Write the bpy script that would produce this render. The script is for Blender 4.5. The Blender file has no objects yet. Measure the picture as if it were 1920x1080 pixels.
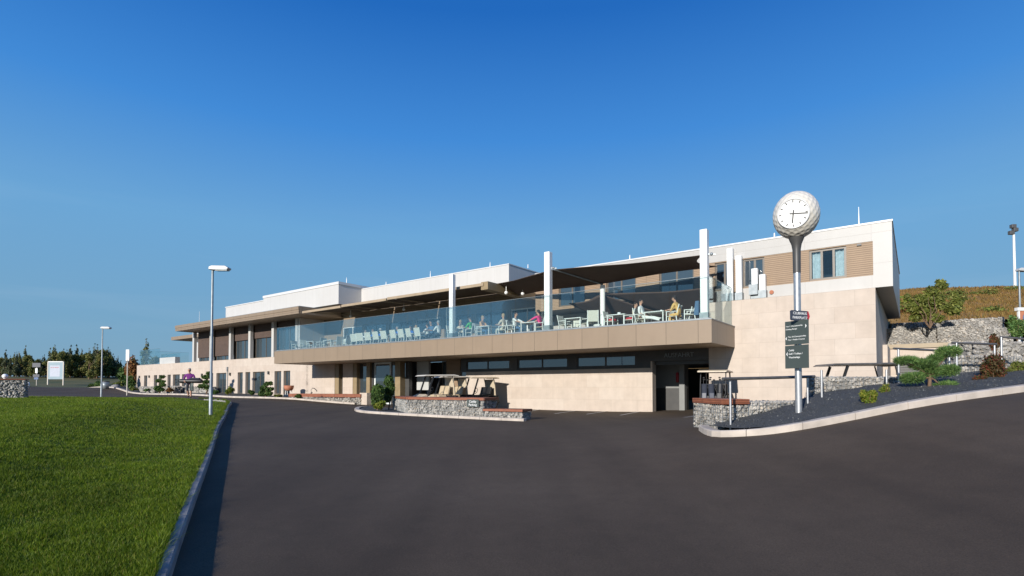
import bpy, bmesh, math, random
import numpy as np
from mathutils import Vector, Matrix, Euler, noise
R=math.radians
random.seed(7); RNG=np.random.default_rng(7)
sc=bpy.context.scene; col=sc.collection
# ------------------------------------------------------------------ camera model
F=1010.; HZ=726.; PITCH=R(1.5); PYC=HZ-F*math.tan(PITCH)
def ray(x,y):
    cx,cz=(x-960)/F,-(y-PYC)/F; cp,sp=math.cos(PITCH),math.sin(PITCH)
    return Vector((cx,cp-cz*sp,sp+cz*cp))
ANG=R(-36.8); AX=Vector((math.cos(ANG),math.sin(ANG),0)); BX=Vector((-AX.y,AX.x,0)); ORG=Vector((6.95,27.,0))
BASE=-1.25
def W(a,b,z=0): return ORG+AX*a+BX*b+Vector((0,0,z))
def pb(x,y,b):
    d=ray(x,y); k=(b+BX.dot(ORG))/BX.dot(d); P=d*k; return AX.dot(P-ORG),P.z
def pz(x,y,z): d=ray(x,y); return d*(z/d.z)
def pd(x,y,D): d=ray(x,y); return d*(D/d.y)
# ------------------------------------------------------------------ object helpers
def prop(o,label=None,cat=None,group=None,kind=None):
    if label: o['label']=label
    if cat: o['category']=cat
    if group: o['group']=group
    if kind: o['kind']=kind
    return o
def empty(name,loc,label=None,cat=None,group=None,rz=0):
    o=bpy.data.objects.new(name,None); o.empty_display_size=.2; col.objects.link(o); o.location=loc; o.rotation_euler=(0,0,rz)
    return prop(o,label,cat,group)
def copy_tree(o,parent=None):
    c=o.copy(); col.objects.link(c)
    if parent: c.parent=parent
    for ch in list(o.children): copy_tree(ch,c)
    return c
class MB:
    def __init__(s): s.v=[];s.f=[];s.m=[];s.sm=[]
    def add(s,vs,fs,mi=0,sm=False,M=None):
        n=len(s.v)
        for p in vs:
            p=Vector(p); s.v.append(tuple(M@p if M else p))
        for f in fs: s.f.append([i+n for i in f]); s.m.append(mi); s.sm.append(sm)
    def box(s,x0,x1,y0,y1,z0,z1,mi=0,M=None):
        v=[(x,y,z) for z in(z0,z1) for y in(y0,y1) for x in(x0,x1)]
        s.add(v,[(0,2,3,1),(4,5,7,6),(0,1,5,4),(2,6,7,3),(0,4,6,2),(1,3,7,5)],mi,False,M)
    def bar(s,p,q,w,h,mi=0,up=(0,0,1)):
        p,q=Vector(p),Vector(q); d=(q-p); L=d.length; d=d/L; u=Vector(up)
        if abs(d.dot(u))>.98: u=Vector((0,1,0))
        x=d.cross(u).normalized(); z=x.cross(d)
        M=Matrix((x,d,z)).transposed().to_4x4(); M.translation=p
        s.box(-w/2,w/2,0,L,-h/2,h/2,mi,M)
    def tube(s,pts,r,n=8,mi=0,cap=True,sm=True):
        pts=[Vector(p) for p in pts]; rs=r if isinstance(r,(list,tuple)) else [r]*len(pts)
        vs=[];fs=[]; prev=None
        for i,p in enumerate(pts):
            a=pts[max(0,i-1)];b=pts[min(len(pts)-1,i+1)]; d=(b-a).normalized()
            if prev is None:
                u=Vector((0,0,1)) if abs(d.z)<.9 else Vector((1,0,0)); x=d.cross(u).normalized()
            else: x=(prev-d*prev.dot(d)).normalized()
            prev=x; y=d.cross(x)
            for k in range(n):
                t=2*math.pi*k/n; vs.append(p+(x*math.cos(t)+y*math.sin(t))*rs[i])
        for i in range(len(pts)-1):
            for k in range(n): fs.append((i*n+k,i*n+(k+1)%n,(i+1)*n+(k+1)%n,(i+1)*n+k))
        s.add(vs,fs,mi,sm)
        if cap:
            s.add(vs[:n],[tuple(range(n-1,-1,-1))],mi); s.add(vs[-n:],[tuple(range(n))],mi)
    def lathe(s,prof,n=20,mi=0,M=None,sm=True):
        vs=[];fs=[]
        for r,z in prof:
            for k in range(n):
                t=2*math.pi*k/n; vs.append((r*math.cos(t),r*math.sin(t),z))
        for i in range(len(prof)-1):
            for k in range(n): fs.append((i*n+k,i*n+(k+1)%n,(i+1)*n+(k+1)%n,(i+1)*n+k))
        s.add(vs,fs,mi,sm,M)
    def ell(s,c,r,mi=0,n=10,m=7,M=None):
        prof=[]; vs=[];fs=[]
        for i in range(m+1):
            ph=math.pi*i/m
            for k in range(n):
                t=2*math.pi*k/n; vs.append((c[0]+r[0]*math.sin(ph)*math.cos(t),c[1]+r[1]*math.sin(ph)*math.sin(t),c[2]-r[2]*math.cos(ph)))
        for i in range(m):
            for k in range(n): fs.append((i*n+k,i*n+(k+1)%n,(i+1)*n+(k+1)%n,(i+1)*n+k))
        s.add(vs,fs,mi,True,M)
    def prism(s,poly,axis,lo,hi,mi=0,M=None):
        n=len(poly)
        def P(p,h): return {'z':(p[0],p[1],h),'y':(p[0],h,p[1]),'x':(h,p[0],p[1])}[axis]
        vs=[P(p,lo) for p in poly]+[P(p,hi) for p in poly]
        fs=[tuple(range(n-1,-1,-1)),tuple(range(n,2*n))]+[(i,(i+1)%n,n+(i+1)%n,n+i) for i in range(n)]
        s.add(vs,fs,mi,False,M)
    def build(s,name,mats,parent=None,loc=None,bevel=0,fixn=True):
        me=bpy.data.meshes.new(name); me.from_pydata(s.v,[],s.f); 
        if not isinstance(mats,(list,tuple)): mats=[mats]
        for m in mats: me.materials.append(m)
        me.polygons.foreach_set('material_index',s.m); me.polygons.foreach_set('use_smooth',s.sm)
        if fixn:
            bm=bmesh.new(); bm.from_mesh(me); bmesh.ops.recalc_face_normals(bm,faces=bm.faces); bm.to_mesh(me); bm.free()
        me.update()
        o=bpy.data.objects.new(name,me); col.objects.link(o)
        if parent: o.parent=parent
        if loc is not None: o.location=loc
        if bevel:
            md=o.modifiers.new('bevel','BEVEL'); md.width=bevel; md.segments=2; md.limit_method='ANGLE'; md.angle_limit=R(40)
        return o
def np_mesh(name,V,Fc,mat,parent=None,smooth=False,k=None):
    V=np.asarray(V,np.float32); Fc=np.asarray(Fc,np.int32); k=Fc.shape[1]
    me=bpy.data.meshes.new(name); me.vertices.add(len(V)); me.vertices.foreach_set('co',V.ravel())
    me.loops.add(Fc.size); me.loops.foreach_set('vertex_index',Fc.ravel())
    me.polygons.add(len(Fc)); me.polygons.foreach_set('loop_start',np.arange(len(Fc),dtype=np.int32)*k)
    me.polygons.foreach_set('loop_total',np.full(len(Fc),k,np.int32))
    me.polygons.foreach_set('use_smooth',np.full(len(Fc),smooth))
    me.materials.append(mat); me.update(calc_edges=True); me.validate()
    o=bpy.data.objects.new(name,me); col.objects.link(o)
    if parent: o.parent=parent
    return o
# ------------------------------------------------------------------ materials
def nt(name):
    m=bpy.data.materials.new(name); m.use_nodes=True; t=m.node_tree; b=t.nodes['Principled BSDF']; return m,t,b
def N(t,typ,**k):
    n=t.nodes.new(typ)
    for a,v in k.items():
        if a.startswith('i_'): n.inputs[a[2:].replace('_',' ')].default_value=v
        else: setattr(n,a,v)
    return n
def ramp(t,fac,stops):
    r=t.nodes.new('ShaderNodeValToRGB'); e=r.color_ramp.elements
    while len(e)<len(stops): e.new(.5)
    for i,(p,c) in enumerate(stops): e[i].position=p; e[i].color=(*c,1) if len(c)==3 else c
    t.links.new(fac,r.inputs[0]); return r
def coords(t,kind='Object'): return t.nodes.new('ShaderNodeTexCoord').outputs[kind]
def noisy(name,c1,c2,scale=3,rough=.6,metal=0,bump=0,bscale=None,detail=6,spec=None,emit=None,two=None):
    m,t,b=nt(name); co=coords(t)
    n=N(t,'ShaderNodeTexNoise'); n.inputs['Scale'].default_value=scale; n.inputs['Detail'].default_value=detail
    t.links.new(co,n.inputs['Vector'])
    r=ramp(t,n.outputs['Fac'],[(.3,c1),(.7,c2)]); t.links.new(r.outputs[0],b.inputs['Base Color'])
    b.inputs['Roughness'].default_value=rough; b.inputs['Metallic'].default_value=metal
    if spec is not None: b.inputs['Specular IOR Level'].default_value=spec
    if bump:
        n2=N(t,'ShaderNodeTexNoise'); n2.inputs['Scale'].default_value=bscale or scale*8; n2.inputs['Detail'].default_value=4
        t.links.new(co,n2.inputs['Vector'])
        bp=N(t,'ShaderNodeBump'); bp.inputs['Strength'].default_value=bump; bp.inputs['Distance'].default_value=.02
        t.links.new(n2.outputs['Fac'],bp.inputs['Height']); t.links.new(bp.outputs[0],b.inputs['Normal'])
    return m
def panel(name,c1,c2,mort,w,h,ms,rough=.6,offset=.5,bias=0,nz=.35,bump=.4,nscale=1.3,streak=0):
    """cladding laid out in panels on the object's own x-z (and y-z) faces"""
    m,t,b=nt(name); co=coords(t); sp=N(t,'ShaderNodeSeparateXYZ'); t.links.new(co,sp.inputs[0])
    ad=N(t,'ShaderNodeMath',operation='ADD'); t.links.new(sp.outputs[0],ad.inputs[0]); t.links.new(sp.outputs[1],ad.inputs[1])
    cb=N(t,'ShaderNodeCombineXYZ'); t.links.new(ad.outputs[0],cb.inputs[0]); t.links.new(sp.outputs[2],cb.inputs[1])
    br=N(t,'ShaderNodeTexBrick'); br.offset=offset; br.inputs['Scale'].default_value=1; br.inputs['Brick Width'].default_value=w; br.inputs['Row Height'].default_value=h
    br.inputs['Mortar Size'].default_value=ms; br.inputs['Mortar Smooth'].default_value=.1; br.inputs['Bias'].default_value=bias
    br.inputs['Color1'].default_value=(*c1,1); br.inputs['Color2'].default_value=(*c2,1); br.inputs['Mortar'].default_value=(*mort,1)
    t.links.new(cb.outputs[0],br.inputs['Vector'])
    n=N(t,'ShaderNodeTexNoise'); n.inputs['Scale'].default_value=nscale; n.inputs['Detail'].default_value=8; n.inputs['Roughness'].default_value=.65; t.links.new(co,n.inputs['Vector'])
    rm=ramp(t,n.outputs['Fac'],[(.3,(1-nz,)*3),(.7,(1,1,1))])
    mx=N(t,'ShaderNodeMixRGB',blend_type='MULTIPLY'); mx.inputs[0].default_value=1
    t.links.new(br.outputs['Color'],mx.inputs[1]); t.links.new(rm.outputs[0],mx.inputs[2])
    mpv=N(t,'ShaderNodeMapping'); mpv.inputs['Scale'].default_value=(3.2,3.2,.16); t.links.new(co,mpv.inputs[0])   # faint run-off streaks
    ns=N(t,'ShaderNodeTexNoise'); ns.inputs['Scale'].default_value=1.4; ns.inputs['Detail'].default_value=6; t.links.new(mpv.outputs[0],ns.inputs['Vector'])
    rs_=ramp(t,ns.outputs['Fac'],[(.3,(.965,.96,.952)),(.55,(1,1,1)),(.75,(1.01,1.01,1.01))])
    mx2=N(t,'ShaderNodeMixRGB',blend_type='MULTIPLY'); mx2.inputs[0].default_value=1; t.links.new(mx.outputs[0],mx2.inputs[1]); t.links.new(rs_.outputs[0],mx2.inputs[2])
    out=mx2.outputs[0]
    t.links.new(out,b.inputs['Base Color']); b.inputs['Roughness'].default_value=rough
    if bump:
        bp=N(t,'ShaderNodeBump',invert=True); bp.inputs['Strength'].default_value=bump; bp.inputs['Distance'].default_value=.01
        t.links.new(br.outputs['Fac'],bp.inputs['Height']); t.links.new(bp.outputs[0],b.inputs['Normal'])
    return m
def island(name,stops,rough=.7,trans=0,spec=.3):
    """colour varies from piece to piece (leaf, stone, blade)"""
    m,t,b=nt(name); g=N(t,'ShaderNodeNewGeometry'); r=ramp(t,g.outputs['Random Per Island'],stops)
    co=coords(t); n=N(t,'ShaderNodeTexNoise'); n.inputs['Scale'].default_value=2.2; t.links.new(co,n.inputs['Vector'])
    if name=='grass_blade':
        n.inputs['Scale'].default_value=.55; n.inputs['Detail'].default_value=7; n.inputs['Roughness'].default_value=.72
    hv=N(t,'ShaderNodeHueSaturation'); rr=N(t,'ShaderNodeMapRange'); rr.inputs['From Min'].default_value=.3; rr.inputs['From Max'].default_value=.7
    rr.inputs['To Min'].default_value=.7; rr.inputs['To Max'].default_value=1.3
    t.links.new(n.outputs['Fac'],rr.inputs['Value']); t.links.new(rr.outputs[0],hv.inputs['Value']); t.links.new(r.outputs[0],hv.inputs['Color'])
    t.links.new(hv.outputs[0],b.inputs['Base Color']); b.inputs['Roughness'].default_value=rough; b.inputs['Specular IOR Level'].default_value=spec
    if trans:
        tr=N(t,'ShaderNodeBsdfTranslucent'); t.links.new(hv.outputs[0],tr.inputs[0]); mx=N(t,'ShaderNodeMixShader'); mx.inputs[0].default_value=trans
        t.links.new(b.outputs[0],mx.inputs[1]); t.links.new(tr.outputs[0],mx.inputs[2]); t.links.new(mx.outputs[0],t.nodes['Material Output'].inputs[0])
    return m
def glassmat(name,tint,refl=1.0):
    m,t,b=nt(name); t.nodes.remove(b)
    tr=N(t,'ShaderNodeBsdfTransparent'); tr.inputs[0].default_value=(*tint,1)
    gl=N(t,'ShaderNodeBsdfGlossy'); gl.inputs['Roughness'].default_value=.01; gl.inputs[0].default_value=(.9,.97,1,1)
    fr=N(t,'ShaderNodeFresnel'); fr.inputs[0].default_value=1.6
    mu=N(t,'ShaderNodeMath',operation='MULTIPLY'); mu.inputs[1].default_value=refl; t.links.new(fr.outputs[0],mu.inputs[0])
    mx=N(t,'ShaderNodeMixShader'); t.links.new(mu.outputs[0],mx.inputs[0]); t.links.new(tr.outputs[0],mx.inputs[1]); t.links.new(gl.outputs[0],mx.inputs[2])
    t.links.new(mx.outputs[0],t.nodes['Material Output'].inputs[0]); return m
M={}
M['stone']=panel('travertine_cladding',(.55,.47,.395),(.515,.43,.355),(.43,.36,.295),1.45,.66,.006,rough=.75,nz=.16,bump=.25,nscale=1.7)
M['white']=panel('white_panel',(.40,.388,.366),(.388,.376,.352),(.38,.36,.33),2.4,1.25,.008,rough=.45,offset=0,nz=.06,bump=.3)
M['parapet']=panel('white_parapet',(.53,.515,.49),(.515,.50,.475),(.40,.385,.36),2.4,3,.006,rough=.45,offset=0,nz=.04,bump=.3)
M['coping']=noisy('white_coping',(.58,.58,.57),(.62,.62,.61),2,.35)
M['tan']=panel('bronze_panel',(.275,.205,.14),(.26,.194,.132),(.12,.09,.06),1.36,3.0,.010,rough=.42,offset=0,nz=.08,bump=.5)
M['slat']=panel('brown_slat',(.33,.225,.14),(.315,.215,.132),(.2,.135,.08),30,.085,.012,rough=.6,offset=0,nz=.15,bump=.8)
M['soffit']=noisy('soffit_panel',(.30,.24,.17),(.36,.28,.2),.8,.6)
M['darkgrey']=noisy('anthracite_metal',(.05,.05,.05),(.07,.068,.065),2,.45)
M['frame']=noisy('bronze_frame',(.10,.08,.06),(.13,.105,.08),3,.4)
M['gold']=noisy('bronze_reveal',(.24,.18,.10),(.3,.225,.13),2,.45)
M['blind']=panel('brown_blind',(.13,.085,.065),(.115,.075,.058),(.05,.035,.03),40,.06,.012,rough=.7,offset=0,nz=.2,bump=.6)
M['pane']=None
m,t,b=nt('window_glass'); b.inputs['Base Color'].default_value=(.035,.05,.06,1); b.inputs['Roughness'].default_value=.03; b.inputs['IOR'].default_value=1.9; b.inputs['Specular IOR Level'].default_value=.8
n=N(t,'ShaderNodeTexNoise'); n.inputs['Scale'].default_value=.8; bp=N(t,'ShaderNodeBump'); bp.inputs['Strength'].default_value=.02; t.links.new(coords(t),n.inputs['Vector']); t.links.new(n.outputs['Fac'],bp.inputs['Height']); t.links.new(bp.outputs[0],b.inputs['Normal'])
M['pane']=m
M['clear']=glassmat('clear_window_glass',(.8,.86,.88),1.3)
M['rail_glass']=glassmat('railing_glass',(.93,.97,.962),.5)
M['curtain']=noisy('white_curtain',(.55,.6,.6),(.75,.78,.77),9,.9)
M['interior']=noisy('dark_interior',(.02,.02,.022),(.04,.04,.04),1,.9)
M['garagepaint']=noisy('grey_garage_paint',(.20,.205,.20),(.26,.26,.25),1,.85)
M['wallpaint']=noisy('white_wall_paint',(.4,.41,.4),(.48,.48,.46),1,.8)
M['steel']=noisy('brushed_steel',(.42,.43,.44),(.55,.55,.56),14,.35,metal=.7)
M['galv']=noisy('galvanised_metal',(.2,.23,.245),(.28,.31,.325),6,.45,metal=.35)
M['lampgrey']=noisy('lamp_housing',(.40,.41,.41),(.5,.51,.51),4,.4)
M['whitemetal']=noisy('white_metal',(.72,.72,.70),(.8,.8,.78),3,.32,spec=.6)
M['greypost']=noisy('dark_rail_metal',(.10,.095,.09),(.15,.14,.13),8,.4,metal=.4)
M['sail']=noisy('brown_sail_cloth',(.075,.05,.04),(.10,.068,.052),1.5,.9)
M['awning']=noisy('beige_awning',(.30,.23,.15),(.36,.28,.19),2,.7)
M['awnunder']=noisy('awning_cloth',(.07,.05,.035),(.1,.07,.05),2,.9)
M['wood']=panel('red_brown_timber',(.30,.095,.045),(.36,.125,.06),(.06,.02,.012),3,.045,.004,rough=.55,offset=0,nz=.35,nscale=5)
M['asph']=None
m,t,b=nt('asphalt'); co=coords(t)
n1=N(t,'ShaderNodeTexNoise'); n1.inputs['Scale'].default_value=.22; n1.inputs['Detail'].default_value=5; t.links.new(co,n1.inputs['Vector'])
n2=N(t,'ShaderNodeTexNoise'); n2.inputs['Scale'].default_value=70; n2.inputs['Detail'].default_value=3; t.links.new(co,n2.inputs['Vector'])
n3=N(t,'ShaderNodeTexVoronoi'); n3.inputs['Scale'].default_value=130; t.links.new(co,n3.inputs['Vector'])
r1=ramp(t,n1.outputs['Fac'],[(.25,(.068,.048,.032)),(.5,(.088,.064,.0435)),(.75,(.108,.080,.056))])
mpp=N(t,'ShaderNodeMapping'); mpp.inputs['Rotation'].default_value=(0,0,.5); mpp.inputs['Scale'].default_value=(.9,.07,1); t.links.new(co,mpp.inputs[0])
n4=N(t,'ShaderNodeTexNoise'); n4.inputs['Scale'].default_value=1.1; n4.inputs['Detail'].default_value=4; t.links.new(mpp.outputs[0],n4.inputs['Vector'])
n5=N(t,'ShaderNodeTexNoise'); n5.inputs['Scale'].default_value=2.6; n5.inputs['Detail'].default_value=9; n5.inputs['Roughness'].default_value=.7; t.links.new(co,n5.inputs['Vector'])
r4=ramp(t,n4.outputs['Fac'],[(.35,(.86,.86,.86)),(.65,(1.08,1.08,1.08))]); r5=ramp(t,n5.outputs['Fac'],[(.3,(.88,.88,.88)),(.62,(1.05,1.05,1.05)),(.8,(1.2,1.19,1.17))])
ma=N(t,'ShaderNodeMixRGB',blend_type='MULTIPLY'); ma.inputs[0].default_value=1; t.links.new(r1.outputs[0],ma.inputs[1]); t.links.new(r4.outputs[0],ma.inputs[2])
mb_=N(t,'ShaderNodeMixRGB',blend_type='MULTIPLY'); mb_.inputs[0].default_value=1; t.links.new(ma.outputs[0],mb_.inputs[1]); t.links.new(r5.outputs[0],mb_.inputs[2]); r1=mb_; r2=ramp(t,n2.outputs['Fac'],[(.3,(.72,.72,.72)),(.75,(1.25,1.24,1.22))])
mx=N(t,'ShaderNodeMixRGB',blend_type='MULTIPLY'); mx.inputs[0].default_value=1; t.links.new(r1.outputs[0],mx.inputs[1]); t.links.new(r2.outputs[0],mx.inputs[2])
t.links.new(mx.outputs[0],b.inputs['Base Color']); b.inputs['Roughness'].default_value=.85; b.inputs['Specular IOR Level'].default_value=.25
bp=N(t,'ShaderNodeBump'); bp.inputs['Strength'].default_value=.35; bp.inputs['Distance'].default_value=.006; t.links.new(n3.outputs['Distance'],bp.inputs['Height']); t.links.new(bp.outputs[0],b.inputs['Normal'])
M['asph']=m
M['kerb']=noisy('pale_kerb_stone',(.38,.33,.28),(.55,.48,.41),2.5,.8,bump=.3,bscale=60)
M['kerbgrey']=noisy('grey_kerb_stone',(.17,.165,.16),(.30,.285,.27),1.5,.8,bump=.3,bscale=60)
M['paint']=noisy('road_marking_paint',(.45,.43,.4),(.66,.64,.6),6,.7)
M['gravel']=noisy('anthracite_gravel',(.032,.034,.034),(.085,.088,.088),55,.85,bump=1,bscale=70)
M['lawnbase']=noisy('lawn_soil',(.03,.06,.004),(.06,.11,.008),1.6,.95,bump=.6,bscale=40)
M['meadow']=noisy('rough_meadow',(.055,.075,.018),(.14,.115,.035),.25,.95,bump=.8,bscale=3,detail=9)
M['sand']=noisy('sandy_path',(.42,.30,.17),(.52,.39,.24),1.5,.9)
M['dry']=noisy('dry_hill_grass',(.16,.095,.025),(.33,.19,.06),.3,.95,bump=1,bscale=2,detail=10)
M['blade']=island('grass_blade',[(0,(.055,.105,.004)),(.5,(.12,.19,.007)),(.93,(.215,.27,.014)),(1,(.28,.21,.05))],.55,.35)
M['dryblade']=island('dry_grass_blade',[(0,(.15,.10,.025)),(.5,(.27,.155,.045)),(.8,(.34,.20,.065)),(1,(.14,.13,.03))],.8,.3)
M['stones']=island('gabion_stone',[(0,(.25,.235,.21)),(.3,(.31,.295,.265)),(.6,(.355,.335,.30)),(.9,(.42,.385,.335)),(1,(.30,.25,.19))],.85)
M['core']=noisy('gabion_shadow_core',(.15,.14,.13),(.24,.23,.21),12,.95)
M['darkstones']=island('dark_gravel_stone',[(0,(.022,.024,.026)),(.6,(.05,.054,.058)),(.975,(.09,.095,.10)),(1,(.3,.3,.28))],.85)
M['bark']=noisy('bark',(.10,.06,.035),(.2,.13,.08),9,.9,bump=.8)
M['leaf']=island('green_leaf',[(0,(.03,.07,.015)),(.6,(.065,.12,.025)),(1,(.12,.17,.04))],.6,.25)
M['pine']=island('pine_needle',[(0,(.05,.11,.03)),(.6,(.10,.19,.05)),(1,(.19,.27,.07))],.6,.2)
M['forest']=island('forest_leaf',[(0,(.07,.095,.02)),(.6,(.14,.155,.04)),(1,(.23,.18,.055))],.7,.2)
M['forest2']=island('spruce_needle',[(0,(.055,.08,.04)),(.6,(.11,.13,.065)),(1,(.17,.17,.085))],.7,.2)
M['yellowleaf']=island('yellow_green_leaf',[(0,(.08,.14,.012)),(.6,(.17,.22,.025)),(1,(.30,.25,.04))],.6,.25)
M['redleaf']=island('red_green_leaf',[(0,(.06,.07,.02)),(.5,(.10,.07,.025)),(1,(.20,.04,.025))],.6,.25)
M['olive']=island('olive_leaf',[(0,(.075,.10,.016)),(.6,(.15,.175,.034)),(1,(.24,.24,.06))],.6,.25)
M['rust']=island('autumn_leaf',[(0,(.16,.07,.025)),(.6,(.27,.12,.04)),(1,(.12,.11,.03))],.7,.25)
M['chairwhite']=noisy('white_chair_frame',(.62,.63,.60),(.70,.70,.67),4,.5)
M['textilene']=noisy('cream_chair_fabric',(.52,.50,.43),(.60,.57,.49),12,.8)
M['black']=noisy('black_plastic',(.012,.012,.013),(.022,.022,.022),6,.5)
M['rubber']=noisy('tyre_rubber',(.015,.015,.015),(.03,.03,.03),10,.8)
M['cartbeige']=noisy('cream_cart_plastic',(.50,.42,.30),(.58,.49,.36),3,.35)
M['cartseat']=noisy('beige_vinyl',(.46,.36,.22),(.54,.43,.28),5,.5)
M['cartwhite']=noisy('ivory_roof_plastic',(.60,.55,.46),(.68,.62,.52),3,.4)
M['signgrey']=noisy('grey_green_sign',(.052,.066,.061),(.06,.075,.068),2,.45)
M['signdark']=noisy('slate_sign',(.045,.05,.068),(.055,.06,.08),2,.45)
M['signwhite']=noisy('white_lettering',(.78,.78,.76),(.82,.82,.8),2,.5)
M['signred']=noisy('red_sign_tip',(.45,.03,.04),(.5,.04,.05),2,.5)
M['signblue']=noisy('blue_sign',(.05,.1,.22),(.06,.12,.26),2,.5)
M['poster']=noisy('pale_poster',(.40,.43,.50),(.45,.48,.55),2,.6)
M['creampost']=noisy('cream_post',(.50,.45,.37),(.56,.5,.42),3,.5)
M['boardface']=noisy('pale_blue_board',(.20,.29,.34),(.24,.33,.38),2,.5)
M['ball']=noisy('ivory_ball',(.60,.565,.49),(.66,.62,.545),2.5,.35)
M['terracotta']=noisy('terracotta',(.35,.13,.07),(.45,.18,.1),4,.8)
def cloth(name,c,k=.8): return noisy(name,tuple(x*k for x in c),c,14,.85)
M['skin']=cloth('skin',(.50,.28,.19),.85); M['hair_dark']=cloth('dark_hair',(.03,.02,.015)); M['hair_grey']=cloth('grey_hair',(.35,.33,.30)); M['hair_fair']=cloth('fair_hair',(.42,.28,.13)); M['hat']=cloth('white_cap',(.8,.8,.78),.95)
M['s_blue']=cloth('blue_shirt',(.03,.13,.50)); M['s_white']=cloth('white_shirt',(.72,.72,.70),.93); M['s_green']=cloth('green_shirt',(.10,.48,.12)); M['s_orange']=cloth('apricot_shirt',(.72,.38,.17)); M['s_yellow']=cloth('mustard_shirt',(.68,.42,.14)); M['s_pink']=cloth('pink_shirt',(.80,.06,.24)); M['s_purple']=cloth('purple_shirt',(.17,.02,.19)); M['s_cream']=cloth('cream_shirt',(.68,.58,.45))
M['t_dark']=cloth('dark_trousers',(.025,.03,.045)); M['t_blue']=cloth('jeans',(.08,.15,.26)); M['t_cream']=cloth('cream_trousers',(.6,.55,.45)); M['shoe']=cloth('dark_shoe',(.03,.03,.03))
# ------------------------------------------------------------------ terrain
def v2(P): return (P.x,P.y,P.z)
KR=[pd(*q) for q in [(1306,796,13.2),(1310,803,12.3),(1322,815,11.5),(1345,819,10.9),(1420,817,10.4),(1500,806,10.2),(1600,788,10.2),(1700,767,10.2),(1800,751,10.3),(1920,735,10.5),(2060,716,11.0),(2300,690,12.0)]]
ctrl=[(0,4.57,-1.6),(-2.8,4.57,-1.6),(3.8,4.,-1.42),(0,-4,-1.75),(-9,-1,-1.6),(9,2,-.75),(14,5,-.15),(-4.1,7.07,-1.52),(-8,15.5,-1.24),(-14.4,27.7,-.85),(-18.9,31.5,-.65),(-10.9,19.3,-1.12),(-26,30,-.7),(-20,15,-1.05),(-14,6,-1.3),(-40,20,-.6),
 (.3,20.0,-1.27),(-7.3,24.5,-1.12),(-4,14,-1.33),(1,12,-1.36),(4.2,8.0,-1.2),(-60,40,-.1),(-70,72,.35),(-95,70,.6)]
for a,b,z in [(0,0,-1.23),(-8,0,-1.29),(-4,-5,-1.27),(3,0,-1.13),(3,-4,-1.2),(-16,-1,-1.28),(-23,-1,-1.27),(-23,4,-1.27),(0,5,-1.2),(-40,-1,-.72),(-40,4,-.7),(-67,-1,-.12),(-67,6,-.1),(6,-2,-1.0),(9,-2,-.75),(9.3,5,-.5),(12,8,.1),(15,3,.2),(18,10,1.0)]:
    ctrl.append(v2(W(a,b,z)))
for q in [(540,748.5,43.2),(430,745.5,45.),(330,740.5,51.),(240,736,62.),(145,729.5,78.)]: ctrl.append(v2(pd(*q)))
for P in KR[2:]: ctrl.append((P.x,P.y,P.z-.0))
for x,y,z in [(-130,130,2.6),(-70,140,2.8),(-100,100,1.4),(-40,140,2.8),(60,70,4),(20,60,1.5),(-20,70,.4),(40,20,2),(30,-5,1),(0,-40,-2),(-60,-20,-1.5),(-150,60,1.8)]: ctrl.append((x,y,z))
C=np.array(ctrl); XY=C[:,:2]
def _U(r2): return np.where(r2>1e-9,r2*np.log(r2+1e-12),0)
n=len(C); K=_U(((XY[:,None]-XY[None])**2).sum(-1))+np.eye(n)*.5
Pm=np.c_[np.ones(n),XY]; Amat=np.block([[K,Pm],[Pm.T,np.zeros((3,3))]]); SOL=np.linalg.solve(Amat,np.r_[C[:,2],np.zeros(3)])
def gz_np(x,y):
    x=np.asarray(x,float); y=np.asarray(y,float); sh=x.shape; x=x.ravel(); y=y.ravel(); out=np.empty_like(x)
    for i in range(0,len(x),20000):
        xx,yy=x[i:i+20000],y[i:i+20000]
        k=_U((xx[:,None]-XY[:,0])**2+(yy[:,None]-XY[:,1])**2)
        out[i:i+20000]=k@SOL[:n]+SOL[n]+SOL[n+1]*xx+SOL[n+2]*yy
    r=np.hypot(x,y); w=np.clip((r-120)/60,0,1); w=w*w*(3-2*w); out=out*(1-w)+2.4*w
    return out.reshape(sh)
def gz(x,y): return float(gz_np(np.array([x]),np.array([y]))[0])
def G(x,y,off=0):
    """where the line of sight of a photo pixel meets the terrain"""
    d=ray(x,y); prev=2.
    k=2.
    while k<200:
        P=d*k
        if P.z<gz(P.x,P.y)+off: break
        prev=k; k*=1.04
    lo,hi=prev,k
    for _ in range(25):
        m_=(lo+hi)/2; P=d*m_
        if P.z<gz(P.x,P.y)+off: hi=m_
        else: lo=m_
    P=d*hi; P.z=gz(P.x,P.y)+off; return P
def grid(name,xs,ys,mat,zf,kind='structure',smooth=True,keep=None):
    X,Y=np.meshgrid(xs,ys); Z=zf(X,Y); V=np.c_[X.ravel(),Y.ravel(),Z.ravel()]; nx,ny=len(xs),len(ys)
    I=np.arange(nx*ny).reshape(ny,nx); Fq=np.c_[I[:-1,:-1].ravel(),I[:-1,1:].ravel(),I[1:,1:].ravel(),I[1:,:-1].ravel()]
    if keep is not None:
        cx=V[Fq].mean(1); Fq=Fq[keep(cx[:,0],cx[:,1])]
    return prop(np_mesh(name,V,Fq,mat,smooth=smooth),kind=kind)
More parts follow.
